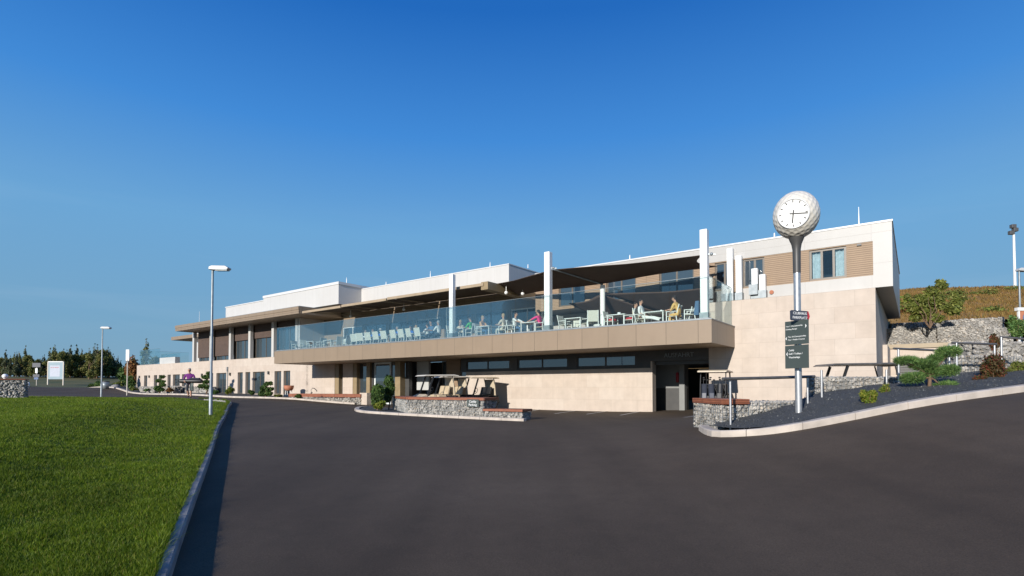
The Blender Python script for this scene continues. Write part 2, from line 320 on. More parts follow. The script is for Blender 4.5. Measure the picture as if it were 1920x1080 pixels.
def resample(pts,step):
    pts=[Vector((p[0],p[1],0)) for p in pts]; out=[pts[0]]; 
    # catmull-rom smoothing
    dense=[]
    for i in range(len(pts)-1):
        p0=pts[max(i-1,0)];p1=pts[i];p2=pts[i+1];p3=pts[min(i+2,len(pts)-1)]
        for k in range(24):
            t=k/24; dense.append(.5*((2*p1)+(p2-p0)*t+(2*p0-5*p1+4*p2-p3)*t*t+(3*p1-p0-3*p2+p3)*t**3))
    dense.append(pts[-1]); acc=0; out=[dense[0]]
    for a,b in zip(dense,dense[1:]):
        L=(b-a).length
        while acc+L>=step:
            f=(step-acc)/L; a=a+(b-a)*f; out.append(a.copy()); L=(b-a).length; acc=0
        acc+=L
    if (out[-1]-dense[-1]).length>step*.3: out.append(dense[-1])
    return out
def ruled(name,A,Bl,m_,mat,zf,kind='structure'):
    """a sheet between two lines of equal point count"""
    A=np.array([(p[0],p[1]) for p in A]); Bl=np.array([(p[0],p[1]) for p in Bl]); t=np.linspace(0,1,m_)[:,None,None]
    Pn=A[None]*(1-t)+Bl[None]*t; Z=zf(Pn[...,0],Pn[...,1]); V=np.c_[Pn.reshape(-1,2),Z.ravel()]
    k=len(A); I=np.arange(m_*k).reshape(m_,k); Fq=np.c_[I[:-1,:-1].ravel(),I[:-1,1:].ravel(),I[1:,1:].ravel(),I[1:,:-1].ravel()]
    o=prop(np_mesh(name,V,Fq,mat,smooth=True),kind=kind)
    bm=bmesh.new(); bm.from_mesh(o.data); bmesh.ops.recalc_face_normals(bm,faces=bm.faces)
    if sum(f.normal.z for f in bm.faces)<0: bmesh.ops.reverse_faces(bm,faces=bm.faces)
    bm.to_mesh(o.data); bm.free(); return o
def equal(pts,k):
    d=resample(pts,.25); idx=np.linspace(0,len(d)-1,k); return [d[int(i)].lerp(d[min(int(i)+1,len(d)-1)],i-int(i)) for i in idx]
def kerb(name,pts,mat,w=.14,h=.13,seg=1.0,side=1,gap=.012,below=.15):
    mb=MB(); P=resample(pts,seg/4)
    for i in range(0,len(P)-4,4):
        ss=P[i:i+5]; vs=[];fs=[]
        for j,p in enumerate(ss):
            a=P[max(0,i+j-1)];b=P[min(len(P)-1,i+j+1)]; d=(b-a).normalized(); nrm=Vector((-d.y,d.x,0))*side
            q=p.copy()
            if j==0: q=p+d*gap/2
            if j==4: q=p-d*gap/2
            z=gz(p.x,p.y)
            for o_,zz in [(0,z-below),(0,z+h-.02),(.018,z+h),(w,z+h),(w,z-below)]: vs.append((q.x+nrm.x*o_,q.y+nrm.y*o_,zz))
        for j in range(4):
            for k in range(4): fs.append((j*5+k,j*5+k+1,(j+1)*5+k+1,(j+1)*5+k))
        fs+= [(0,1,2,3,4),(24,23,22,21,20)]
        mb.add(vs,fs)
    return prop(mb.build(name,mat),kind='structure')
# base sheet to the horizon, with finer cells near
def axis(lo,hi,fine_lo,fine_hi,st): 
    a=list(np.arange(fine_lo,fine_hi+.01,st)); x=fine_hi; s=st
    while x<hi: s*=1.35; x+=s; a.append(x)
    x=fine_lo; s=st
    while x>lo: s*=1.35; x-=s; a.insert(0,x)
    return np.array(a)
grid('ground',axis(-900,900,-110,60,2.5),axis(-300,1500,-20,150,2.5),M['meadow'],lambda x,y:gz_np(x,y)-.12)
# left lawn edge (road side), from beside the camera to the tip and round its far end
LK=[(.2,-2.),(-1.0,1.0),(-2.02,3.0),(-2.86,4.57),(-4.13,7.07),(-6.2,11.2),(-8.4,15.5),(-10.6,20),(-12.9,24.6),(-14.2,27.3),(-15.2,28.6),(-17.,29.6),(-20.,31.8),(-24.,34.8),(-28.,37.6),(-31.5,39.6),(-36,40.2),(-42,39.2),(-52,36)]
LKs=resample(LK,.25)
kerbline_np=np.array([(p.x,p.y) for p in LKs])
# asphalt sheet (runs under the beds; their kerbs hide its border)
def in_poly(x,y,poly):
    poly=np.array(poly); c=np.zeros(np.shape(x),bool); j=len(poly)-1
    for i in range(len(poly)):
        xi,yi=poly[i];xj,yj=poly[j]
        c^=((yi>y)!=(yj>y))&(x<(xj-xi)*(y-yi)/(yj-yi+1e-12)+xi); j=i
    return c
pA=[(30,-12),(26,8),(17,12)]+[tuple(W(10,-1).xy),tuple(W(5,9).xy),tuple(W(-24,6).xy),tuple(W(-40,1).xy),tuple(W(-66,1).xy),(-64,74),(-75,76),(-110,66),(-112,55),(-80,50),(-55,36.5),(-40,35),(-22,30),(-16,26),(-6,7),(-3,-1),(-3,-12)]
grid('asphalt_road',np.arange(-112,31,.5),np.arange(-12,84,.5),M['asph'],gz_np,keep=lambda x,y:in_poly(x,y,pA))
# lawn
def lawn_z(x,y):
    x=np.asarray(x,float);y=np.asarray(y,float)
    base=gz_np(x,y)
    d=np.full(x.shape,1e9)
    kl=kerbline_np[::4]
    for i in range(0,len(kl)): d=np.minimum(d,(x-kl[i,0])**2+(y-kl[i,1])**2)
    d=np.sqrt(d); s=np.clip(d/5,0,1); s=s*s*(3-2*s)
    far=np.clip((y-19)/9,0,1); far=far*far*(3-2*far); near=1-far
    hump=.36*np.exp(-((d-3.4)/2.0)**2)-.22*np.clip((d-4)/6,0,1)     # a low ridge runs along the kerb, the lawn dips behind it
    return base+.12*near+.025*far+near*s*(hump+.10)+near*s*.03*np.sin(x*.8+1)*np.cos(y*.6)
kq=equal(LK,170)
outer=equal([(-14,-6),(-20,-2),(-26,4),(-32,10),(-38,16),(-44,21),(-50,27),(-53,33),(-52.5,35.5)],170)
inner=[p for p in kq]
def shift(P,off):
    out=[]
    for i,p in enumerate(P):
        a=P[max(0,i-1)];b=P[min(len(P)-1,i+1)]; d=(b-a).normalized(); out.append(p+Vector((-d.y,d.x,0))*off)
    return out
lawn=ruled('lawn_ground',shift(inner,.13),outer,70,M['lawnbase'],lawn_z)
kerb('lawn_kerb',[p for p in LK[:12]],M['kerbgrey'],w=.17,h=.12,side=1)
kerb('lawn_edging',[p for p in LK[14:]],M['sand'],w=.10,h=.03,side=1)
# grass blades, individually modelled, denser near the viewer
_VN=np.random.default_rng(5).uniform(0,1,(256,256))
def vnoise(x,y,s):
    x=np.asarray(x)/s;y=np.asarray(y)/s; i=np.floor(x).astype(int);j=np.floor(y).astype(int); u=x-i;v=y-j; u=u*u*(3-2*u);v=v*v*(3-2*v); g=lambda a,b:_VN[a%256,b%256]
    return (g(i,j)*(1-u)+g(i+1,j)*u)*(1-v)+(g(i,j+1)*(1-u)+g(i+1,j+1)*u)*v
def blades(name,n,xs,ys,zf,mat,h0,h1,w,label=None,lean=.5,kind='stuff'):
    n=len(xs); z=zf(xs,ys); dist=np.hypot(xs,ys)
    t1=vnoise(xs,ys,.22); t2=vnoise(xs+50,ys+9,.9)
    h=RNG.uniform(h0,h1,n)*(.45+.75*t1+.5*t2); ww=w*(.6+.06*dist)
    th=RNG.uniform(0,2*np.pi,n); lx=RNG.normal(0,lean,n)*h; ly=RNG.normal(0,lean,n)*h
    V=np.empty((n,3,3)); V[:,0]=np.c_[xs-np.cos(th)*ww,ys-np.sin(th)*ww,z-.01]; V[:,1]=np.c_[xs+np.cos(th)*ww,ys+np.sin(th)*ww,z-.01]; V[:,2]=np.c_[xs+lx,ys+ly,z+h]
    return prop(np_mesh(name,V.reshape(-1,3),np.arange(3*n).reshape(n,3),mat),label,'grass',kind=kind)
lawnpoly=[(p.x,p.y) for p in shift(resample(LK,.6),.09)]+[(-52.5,35),(-53,30),(-44,21),(-32,10),(-20,-2),(-14,-6)]
n0=1150000; D=np.exp(RNG.uniform(math.log(3.2),math.log(44),n0)); xs=-D*RNG.uniform(.05,1.15,n0); ys=D
k=in_poly(xs,ys,lawnpoly); xs,ys=xs[k],ys[k]
blades('lawn_grass',0,xs,ys,lawn_z,M['blade'],.012,.05,.0045,'short mown green grass covering the lawn beside the drive')
# fringe of longer grass on the kerb edge
fr=np.array([(p.x,p.y) for p in shift(resample(LK[:12],.01),.155)]); fr=fr[(fr[:,1]>3)]
fr=np.repeat(fr,5,0)+RNG.normal(0,.03,(len(fr)*5,2)); fr=fr[vnoise(fr[:,0],fr[:,1],.18)>.45]
blades('lawn_fringe',0,fr[:,0],fr[:,1],lambda x,y:gz_np(x,y)+.11,M['blade'],.035,.11,.004,'longer fringe of grass hanging over the grey kerb',lean=.8)
# far meadow and sandy edge by the sign board
L1=equal([(-120,60),(-95,64),(-72,72.5),(-63,75),(-58,77),(-52,79)],50); L2=equal([(-230,120),(-170,150),(-110,160),(-70,160),(-50,150),(-40,140)],50)
ruled('meadow',L1,L2,30,M['meadow'],lambda x,y:gz_np(x,y)+.05)
L1=equal([(-30.5,40.2),(-34,41.3),(-38,42),(-44,41.8),(-52,39)],30); L2=equal([(-30.2,39.6),(-34,40),(-38,39.9),(-42,39.0),(-52,35.5)],30)
ruled('sandy_verge',L2,L1,4,M['sand'],lambda x,y:gz_np(x,y)+.03)
# planted bed along the left front of the building
LB=[pd(145,729.5,78.),pd(190,733,69),pd(240,736,62.),pd(330,740.5,51.),pd(430,745.5,45.),pd(540,749,43.0),pd(600,753.5,41.5),pd(665,760.5,40.2)]
kerb('bed_kerb',[(p.x,p.y) for p in LB][::-1],M['kerb'],w=.25,h=.13,side=-1)
LBq=equal([(p.x,p.y) for p in LB],90); WBq=equal([tuple(W(a,.3).xy) for a in (-88,-67,-50,-40,-30,-23.3)],90)
ruled('gravel_bed',shift(LBq,-.0),WBq,12,M['gravel'],lambda x,y:gz_np(x,y)+.10)
# island bed with kerb in front of the entrance
IS=[pd(980,790,20.4),pd(900,786,21.2),pd(800,781,22.3),pd(720,776.5,23.6),pd(675,773,24.5),pd(664,769.5,25.4),pd(680,765.5,26.6),pd(720,764,27)]
ISg=[]
for x,y in [(982,790),(900,786.5),(800,781.5),(720,777),(678,773.8),(665,770),(672,766),(700,764)]: ISg.append(G(x,y))
kerb('island_kerb',[(p.x,p.y) for p in ISg],M['kerb'],w=.2,h=.10,side=-1)
ib=equal([(p.x,p.y) for p in ISg],50)
ruled('island_gravel',shift(ib,-.12),[Vector((p.x*.2+ISg[7].x*.8,p.y*.2+ISg[7].y*.8,0)) for p in ib],6,M['gravel'],lambda x,y:gz_np(x,y)+.07)
# right hand bed: gravel between kerb and gabions
kerb('right_kerb',[(p.x,p.y) for p in KR[1:]],M['kerb'],w=.2,h=.13,side=1)
BK=[(5.2,12.6),(5.4,12.5),(5.8,12.4),(6.2,12.5),(7.0,12.8),(7.8,13.3),(9,13.4),(10.5,13.8),(12.2,14.4),(14,15),(18,16)]
kr=equal([(p.x,p.y) for p in KR[2:]],90); bk=equal(BK,90)
def bed_z(x,y):
    z=gz_np(x,y)+.11; return z
def bedsurf(x,y):
    # the bed banks up gently from the kerb towards the gabions
    x=np.asarray(x,float);y=np.asarray(y,float); t=np.clip((y-10.4)/2.4,0,1)
    return np.interp(x,[p.x for p in KR[3:]],[p.z for p in KR[3:]])+.12+.16*t+.015*np.sin(x*7)*np.cos(y*6)
ruled('gravel_border',shift(kr,.17),bk,30,M['gravel'],bedsurf)
# loose stones on that gravel
def stones_mesh(pts,sizes,rough=.25,sub=1):
    bm=bmesh.new(); bmesh.ops.create_icosphere(bm,subdivisions=sub,radius=1); bv=np.array([v.co[:] for v in bm.verts]); bf=np.array([[v.index for v in f.verts] for f in bm.faces]); bm.free()
    n=len(pts); V=np.empty((n,len(bv),3)); 
    for i in range(n):
        q=RNG.normal(size=4); q/=np.linalg.norm(q); w,x,y,z=q
        Rm=np.array([[1-2*(y*y+z*z),2*(x*y-z*w),2*(x*z+y*w)],[2*(x*y+z*w),1-2*(x*x+z*z),2*(y*z-x*w)],[2*(x*z-y*w),2*(y*z+x*w),1-2*(x*x+y*y)]])
        s=sizes[i]*RNG.uniform(.65,1.25,3); vv=bv*(1+RNG.normal(0,rough,len(bv))*.5)[:,None]
        V[i]=(vv*s)@Rm.T+pts[i]
    Fq=(bf[None]+(np.arange(n)*len(bv))[:,None,None]).reshape(-1,3)
    return V.reshape(-1,3),Fq
t_=RNG.uniform(0,1,6500); j_=RNG.integers(0,88,6500); A_=np.array([(p.x,p.y) for p in shift(kr,.2)]); B_=np.array([(p.x,p.y) for p in bk]); pp=A_[j_]*(1-t_)[:,None]+B_[j_]*t_[:,None]+RNG.normal(0,.06,(6500,2))
zz=bedsurf(pp[:,0],pp[:,1]); sel=pp[:,1]>10.4
V_,F_=stones_mesh(np.c_[pp,zz][sel],RNG.uniform(.006,.015,sel.sum()),sub=1)
prop(np_mesh('gravel_stones',V_,F_,M['darkstones']),'loose dark grey gravel covering the sloping bed','gravel',kind='stuff')
# parking bay lines
mb=MB()
for (x0,y0),(x1,y1) in [((985,773),(1022,766.2)),((1040,776),(1092,768.7)),((1100,777),(1152,769.6)),((1163,779),(1202,771.8)),((1282,783),(1312,778))]:
    p=G(x0,y0);q=G(x1,y1); d=(q-p); d.z=0; d.normalize(); nn=Vector((-d.y,d.x,0))*.05
    vs=[]
    for k in range(9):
        c=p.lerp(q,k/8)
        for s_ in(-1,1): c2=c+nn*s_; vs.append((c2.x,c2.y,gz(c2.x,c2.y)+.012))
    mb.add(vs,[(2*k,2*k+1,2*k+3,2*k+2) for k in range(8)])
prop(mb.build('road_markings',M['paint']),kind='structure')
# hill of dry grass behind the building on the right
def hill_z(x,y):
    t=np.clip((y-33)/47,0,1); side=np.clip((x-16)/12,0,1); side=side*side*(3-2*side)
    z=4.2+10.0*t-.010*np.clip(y-80,0,None)**1.3+.55*np.sin(x*.11+.5)*t+.18*np.sin(x*.45)*np.cos(y*.33)+.02*(x-60)*t
    return z*side+(1-side)*-1.5
grid('hill',np.arange(14,190,1.2),np.arange(33,180,1.2),M['dry'],hill_z)
nh=140000; hx=RNG.uniform(20,150,nh); hy=33+50*RNG.uniform(0,1,nh)**1.2; kk=(hx/hy>.60)&(hx/hy<1.25)&(hx>26); hx,hy=hx[kk],hy[kk]
blades('hill_grass',0,hx,hy,hill_z,M['dryblade'],.07,.27,.011,'tall dry yellow brown grass covering the hillside',lean=.45)
# ------------------------------------------------------------------ clubhouse
club=empty('clubhouse',W(0,0,BASE),'long two storey clubhouse with travertine walls, white roof parapets and a wide terrace','building',rz=ANG)
LO=(0,0,-BASE)   # children are modelled with heights measured from eye level
def part(mb,name,mats,parent=club,bevel=0): return mb.build(name,mats,parent,LO if parent is club else None,bevel)
def holes(mb,a0,a1,z0,z1,b,ops,depth=.22,mi=0,mr=0,back=True):
    """wall face at depth b with openings (a0,a1,z0,z1) and their reveals"""
    As=sorted({a0,a1,*[v for o in ops for v in o[:2]]}); Zs=sorted({z0,z1,*[v for o in ops for v in o[2:4]]})
    As=[a for a in As if a0<=a<=a1]; Zs=[z for z in Zs if z0<=z<=z1]
    for i in range(len(As)-1):
        for j in range(len(Zs)-1):
            ca,cz=(As[i]+As[i+1])/2,(Zs[j]+Zs[j+1])/2
            if any(o[0]<ca<o[1] and o[2]<cz<o[3] for o in ops): continue
            mb.add([(As[i],b,Zs[j]),(As[i+1],b,Zs[j]),(As[i+1],b,Zs[j+1]),(As[i],b,Zs[j+1])],[(0,1,2,3)],mi)
    for o in ops:
        p,q,r,s=o[:4]; 
        for vs in [[(p,b,r),(p,b+depth,r),(p,b+depth,s),(p,b,s)],[(q,b,r),(q,b,s),(q,b+depth,s),(q,b+depth,r)],[(p,b,s),(p,b+depth,s),(q,b+depth,s),(q,b,s)],[(p,b,r),(q,b,r),(q,b+depth,r),(p,b+depth,r)]]:
            mb.add(vs,[(0,1,2,3)],mr)
def window(a0,a1,z0,z1,b,mull=(),fw=.06,fd=.07,frame='frame',pane='pane',name='window',parent=club,curt=None,trans=()):
    mb=MB(); fy0,fy1=b,b+fd
    mb.box(a0,a0+fw,fy0,fy1,z0,z1); mb.box(a1-fw,a1,fy0,fy1,z0,z1); mb.box(a0+fw,a1-fw,fy0,fy1,z1-fw,z1); mb.box(a0+fw,a1-fw,fy0,fy1,z0,z0+fw)
    for m_ in mull: mb.box(m_-fw/2,m_+fw/2,fy0+.004,fy1-.004,z0+fw,z1-fw)
    for t_ in trans: mb.box(a0+fw,a1-fw,fy0+.008,fy1-.008,t_-fw/2,t_+fw/2)
    w=part(mb,name,M[frame],parent)
    p=MB(); p.box(a0+fw*.6,a1-fw*.6,fy0+fd*.45,fy0+fd*.6,z0+fw*.6,z1-fw*.6); p.build('pane',M[pane],w)
    if curt:
        for c0,c1 in curt:
            c=MB(); n_=max(6,int((c1-c0)/.05)); vs=[];
            for k in range(n_+1):
                x=c0+(c1-c0)*k/n_; y=b+fd+.1+.03*math.sin(k*1.9)
                vs+= [(x,y,z0+.05),(x,y,z1-.03)]
            c.add(vs,[(2*k,2*k+2,2*k+3,2*k+1) for k in range(n_)],0,True); c.build('curtain',M['curtain'],w)
    return w
# --- ground floor wall (b=0): left wing, stone piers under the terrace, garage front
stonetop=2.71
lw=[]   # left wing french windows: photo x-range, sill height, head height
for x0,x1 in [(270,276),(288.5,294.5),(297.5,303.5),(314,320),(324,337),(341,347),(394,399.5),(405.5,424),(445.5,455),(460,469),(474,496),(514.5,527),(531.5,544)]:
    a0=pb(x0,715,0)[0]; a1=pb(x1,715,0)[0]; lw.append((a0,a1,(-.62 if x0>400 else -.25),1.43))
wl=MB(); holes(wl,-67.2,-29.9,-1.6,stonetop,0,lw,.24)
wl.add([(-67.2,0,-1.6),(-67.2,14,-1.6),(-67.2,14,stonetop),(-67.2,0,stonetop)],[(0,1,2,3)])
wl.add([(-67.2,0,stonetop),(-29.9,0,stonetop),(-29.9,.5,stonetop),(-67.2,.5,stonetop)],[(0,1,2,3)])
part(wl,'left_wing_wall',M['stone'])
for i,o in enumerate(lw): 
    w_=o[1]-o[0]; mull=[(o[0]+o[1])/2] if w_>1.0 else []
    window(o[0],o[1],o[2],o[3],.16,mull,fw=.07,frame='frame')
# wall lamps
for x,y in [(261.7,706.7),(280,706),(379,703),(431.5,701.5),(503.7,699)]:
    a,z=pb(x,y,-.05); mb=MB(); mb.tube([(a,-.1,z-.14),(a,-.1,z+.14)],.08,10); mb.box(a-.03,a+.03,-.05,-.001,z-.05,z+.05); part(mb,'wall_lamp',M['darkgrey'])
a,_=pb(427.5,700,0); mb=MB(); mb.tube([(a,-.06,-1),(a,-.06,1.9)],.03,8); mb.box(a-.07,a+.07,-.12,-.002,1.55,2.0); part(mb,'downpipe',M['galv'])
# --- under the terrace
SO=1.84   # soffit
gw=MB()
# stone piers and wall panels
for bx in [(-30.25,-26.25,0,.4,-1.6,SO),(-25.2,-23.95,0,.4,-1.6,SO),(-12.35,-.001,0,.4,-1.6,.97),(-31.2,-30.25,.9,1.2,-1.6,SO)]:
    gw=MB(); gw.box(*bx); part(gw,'ground_floor_wall',M['stone'])
a0,a1=-22.7,-21.85
pl=MB(); pl.box(a0,a1,-.3,.6,-1.6,-.42); part(pl,'plinth',M['stone'])
jl=MB(); jl.box(-29.9,-29.6,.002,.9,-1.6,SO); part(jl,'side_return',M['gold'])
window(-31.1,-30.3,-.9,SO-.03,.75,(),frame='frame')
# bronze reveals and piers
for p,q in [(-26.24,-25.75),(-23.94,-23.5),(-22.35,-21.95),(-19.15,-18.6)]:
    rv=MB(); rv.box(p,q,.03,.5,-1.25,SO-.002); part(rv,'bronze_pier',M['gold'])
window(-25.74,-25.21,-1.2,SO-.004,.3)
window(-23.49,-22.36,-1.24,SO-.004,.3,())
window(-21.7,-19.85,-1.24,SO-.004,.25,(),fw=.14,frame='curtain',name='glass_door')
mb=MB(); mb.box(-21.5,-20.3,.2,.235,-.3,.93); part(mb,'door_panel',M['pane'])
window(-19.84,-19.16,-1.24,SO-.004,.3)
for bx in [(-21.94,-21.71,.2,.5),(-18.59,-18.2,.5,.8)]:
    mb=MB(); mb.box(*bx,-1.25,SO-.004); part(mb,'dark_pier',M['darkgrey'])
# set-back entrance
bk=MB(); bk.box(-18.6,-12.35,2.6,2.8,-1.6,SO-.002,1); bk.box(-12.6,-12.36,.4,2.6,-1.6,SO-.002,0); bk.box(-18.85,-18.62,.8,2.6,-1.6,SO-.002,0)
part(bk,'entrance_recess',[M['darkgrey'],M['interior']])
mb=MB(); mb.box(-18.15,-16.95,1.2,1.4,-.2,SO-.004); part(mb,'pale_panel',M['wallpaint'])
window(-16.6,-15.8,-1.24,SO-.01,2.2); window(-15.75,-15.1,-1.24,SO-.01,1.7)
mb=MB(); mb.box(-15.0,-13.75,1.0,1.2,-1.25,SO-.004); part(mb,'brown_panel',M['slat'])
window(-13.6,-12.85,-1.24,SO-.01,.9)
# dark window band over the long wall
band=MB(); cells=[]
for g0,g1 in [(873,955),(969,1064),(1080,1192)]:
    a0=pb(g0,690,0)[0]; a1=pb(g1,690,0)[0]; cells.append((a0,a1))
holes(band,-12.84,-.001,.97,SO-.004,.06,[(p,q,1.06,1.70) for p,q in cells],.14)
band.box(-12.84,-12.36,.061,.4,.971,SO-.005)
part(band,'window_band',M['darkgrey'])
for p,q in cells: window(p,q,1.06,1.70,.1,[(p+q)/2],fw=.09,fd=.06,frame='darkgrey')
sl=MB(); sl.box(-12.34,-.002,-.03,.055,.972,1.0); part(sl,'window_sill',M['darkgrey'])
# garage opening, sign fascia and interior
fa=MB(); fa.box(0,2.86,.04,.3,1.30,SO-.003); part(fa,'garage_fascia',M['darkgrey'])
jb=MB(); jb.box(.0,.09,.0,.45,-1.6,1.299); part(jb,'garage_jamb',M['stone'])
gi=MB()
def quad(mb,a,b_,c,d,mi=0): mb.add([a,b_,c,d],[(0,1,2,3)],mi)
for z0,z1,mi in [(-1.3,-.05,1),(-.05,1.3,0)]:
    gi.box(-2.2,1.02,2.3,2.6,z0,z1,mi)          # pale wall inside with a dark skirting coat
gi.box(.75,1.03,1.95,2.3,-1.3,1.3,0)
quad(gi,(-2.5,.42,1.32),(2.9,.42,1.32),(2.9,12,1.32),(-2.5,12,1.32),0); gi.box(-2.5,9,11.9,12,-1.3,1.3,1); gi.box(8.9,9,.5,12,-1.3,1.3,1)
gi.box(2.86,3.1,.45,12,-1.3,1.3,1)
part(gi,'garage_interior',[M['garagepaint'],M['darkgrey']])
sh=MB(); sh.box(.1,2.84,.3,.38,1.12,1.29); part(sh,'roller_shutter',M['darkgrey'])
fx=MB(); a,z=pb(1271,707,2.25); fx.tube([(a,2.2,z-.28),(a,2.2,z+.18),(a,2.2,z+.25)],[.08,.08,.03],10); part(fx,'fire_extinguisher',M['signred'])
rc=MB(); rc.box(1.6,2.5,5,6.5,-.7,-.1); part(rc,'storage_crate',M['signred'])
# right hand stone block
sw=MB(); holes(sw,2.87,9.4,-1.7,3.97,0,[]); 
quad(sw,(9.4,0,-1.7),(9.4,13,-1.7),(9.4,13,3.9),(9.4,0,3.97)); quad(sw,(2.87,0,-1.7),(2.87,.45,-1.7),(2.87,.45,1.9),(2.87,0,1.9)); quad(sw,(2.87,0,3.97),(9.4,0,3.97),(9.4,2.4,3.97),(2.87,2.4,3.97))
part(sw,'stone_wall',M['stone'])
# --- terrace deck and fascia
T0,T1,TB=-29.0,4.04,-3.5; TF=2.74
td=MB(); td.box(T0+.05,T1-.05,TB+.06,2.4,SO+.005,TF-.06)
part(td,'terrace_deck',M['soffit'])
tf=MB(); tf.box(T0,T1,TB,TB+.05,SO-.03,TF+.02); tf.box(T1-.05,T1,TB+.051,-.003,SO-.03,TF+.02); tf.box(T0,T0+.05,TB+.051,.5,SO-.03,TF+.02); part(tf,'terrace_fascia',M['tan'])
tc=MB(); tc.box(T0-.02,T1+.02,TB-.02,TB+.2,TF+.021,TF+.055); tc.box(T1-.18,T1+.02,TB+.201,-.004,TF+.021,TF+.055); part(tc,'terrace_coping',M['galv'])
# --- upper storey, right block
UB=.32; U0=-7.2; U1=9.97; UT=6.62; UL=4.02
a=lambda x,y=490: pb(x,y,UB)[0]
ow=[(a(1517),a(1587),4.57,5.88),(a(1392),a(1433),4.57,5.88),(a(1340),a(1376),4.57,5.88),(.35,2.1,4.57,5.88),(-2.6,-.9,4.57,5.88),(-5.6,-3.9,4.57,5.88)]
uw=MB(); holes(uw,U0,U1,5.92,UT,UB,[]); holes(uw,4.3,U1,UL,4.53,UB,[]);  quad(uw,(4.3,UB,UL),(4.3,2.39,UL),(4.3,2.39,4.42),(4.3,UB,4.42)); holes(uw,a(1637),U1,4.53,5.92,UB,[])
quad(uw,(U1,UB,UL),(U1,13,UL),(U1,13,UT-.1),(U1,UB,UT)); quad(uw,(U0,UB,UL),(U0,UB,UT),(U0,13,UT),(U0,13,UL)); quad(uw,(U0,UB,UT),(U1,UB,UT),(U1,13,UT),(U0,13,UT))
part(uw,'upper_storey',M['white'])
us=MB(); quad(us,(4.3,UB,UL),(U1,UB,UL),(U1,13,UL),(4.3,13,UL)); quad(us,(U0,UB,4.42),(4.3,UB,4.42),(4.3,13,4.42),(U0,13,4.42)); part(us,'overhang_soffit',M['darkgrey'])
sb=MB(); holes(sb,U0,4.3,4.42,4.53,UB+.02,[]); holes(sb,U0,a(1637),4.53,5.92,UB+.02,ow,.14); part(sb,'slat_cladding',M['slat'])
cp=MB(); cp.box(U0-.03,U1+.03,UB-.03,UB+.3,UT+.002,UT+.07); cp.box(U1-.27,U1+.03,UB+.301,13,UT+.002,UT+.07); part(cp,'roof_coping',M['coping'])
for i,(p,q,r,s) in enumerate(ow):
    w_=q-p
    if i==0: window(p,q,r,s,UB+.09,[p+w_*.34,p+w_*.66],fw=.085,pane='clear',curt=[(p+.1,p+w_*.3),(p+w_*.70,q-.08)])
    elif i==1: window(p,q,r,s,UB+.09,[p+w_*.55],fw=.09)
    else: window(p,q,r,s,UB+.09,[p+w_*.5],fw=.08)
rm=MB(); p,q,r,s=ow[0]; rm.box(p-.2,q+.2,UB+2.2,UB+2.3,r-.2,s+.2); rm.box(p+.55,p+.95,UB+1.2,UB+1.5,r,r+.28,1); part(rm,'room_behind_window',[M['pane'],M['curtain']])
al=MB(); x_,z_=pb(1447,548,UB); al.tube([(x_,UB-.06,z_),(x_,UB,z_)],.09,12); part(al,'alarm_bell',M['terracotta'])
sl_=MB(); x_,z_=pb(1611,459,UB); sl_.box(x_-.08,x_+.08,UB-.05,UB+.02,z_-.04,z_+.04); part(sl_,'wall_sensor',M['darkgrey'])
# terrace level wall set back behind the glass front
tg=MB(); TBk=2.4
nL=7
holes(tg,-31.4,-7.3,TF-.06,6.6,TBk,[(-28.6+k*3.0,-26.0+k*3.0,TF+.05,5.1) for k in range(nL)],.15); part(tg,'terrace_rear_wall',M['tan'])
tw=MB(); holes(tw,-7.29,4.6,TF-.06,4.42,TBk,[(-6.9+k*2.85,-4.5+k*2.85,TF+.02,3.22) for k in range(4)],.15); part(tw,'terrace_rear_wall',M['white'])
for k in range(4): window(-6.9+k*2.85,-4.5+k*2.85,TF+.02,3.22,TBk+.06,[-5.7+k*2.85],fw=.06)
for k in range(nL):
    p=-28.6+k*3.0; window(p,p+2.6,TF+.05,5.1,TBk+.06,[p+1.3],fw=.07,frame='whitemetal' if k%3==0 else 'frame')
rs=MB(); rs.box(4.4,4.6,.5,2.39,TF-.05,4.0); part(rs,'recess_side_wall',M['wallpaint'])
# --- upper storey, middle block set back
a2=lambda x: pb(x,520,2.6)[0]
m0,m1=-26,a2(961); mt=pb(961,498,2.6)[1]
ub=MB(); holes(ub,m0,m1,6.45,mt,2.2,[]); quad(ub,(m1,2.2,6.45),(m1,13,6.45),(m1,13,mt),(m1,2.2,mt)); quad(ub,(m0,2.2,mt),(m1,2.2,mt),(m1,13,mt),(m0,13,mt)); quad(ub,(m0,2.2,6.45),(m1,2.2,6.45),(m1,13,6.45),(m0,13,6.45))
part(ub,'middle_roof_block',M['parapet'])
cp=MB(); cp.box(m0,m1+.03,2.17,2.5,mt+.002,mt+.07); cp.box(m1-.27,m1+.03,2.501,13,mt+.002,mt+.07); part(cp,'roof_coping',M['coping'])
# --- left upper storey: columns, glazing, blinds, canopy, roof block
cols=[pb(x,640,0)[0] for x in (555,510.5,467,430.5,394,362)]
for c in cols:
    mb=MB(); mb.box(c-.19,c+.19,.02,.30,stonetop-.02,5.92); part(mb,'column',M['parapet'])
cs=sorted(cols)
dep=[.35,2.75,4.62,4.62,5.37]   # height of the lower edge of each blind, left to right
dep=[3.15,3.2,4.55,4.6,5.3]
for i in range(5):
    p,q=cs[i]+.2,cs[i+1]-.2
    window(p,q,stonetop+.02,5.9,.55,[p+(q-p)/2],fw=.08)
    bl=MB(); n_=1; bl.box(p+.02,q-.02,.42,.46,dep[i],5.86); part(bl,'blind',M['blind'])
hd=MB(); hd.box(cs[0]-.27,cs[-1]+.27,.03,.5,5.925,6.1); part(hd,'lintel',M['white'])
rt=MB(); rt.box(cs[-1]+.28,cs[-1]+.5,.03,2.39,TF,5.92); part(rt,'side_wall',M['parapet'])
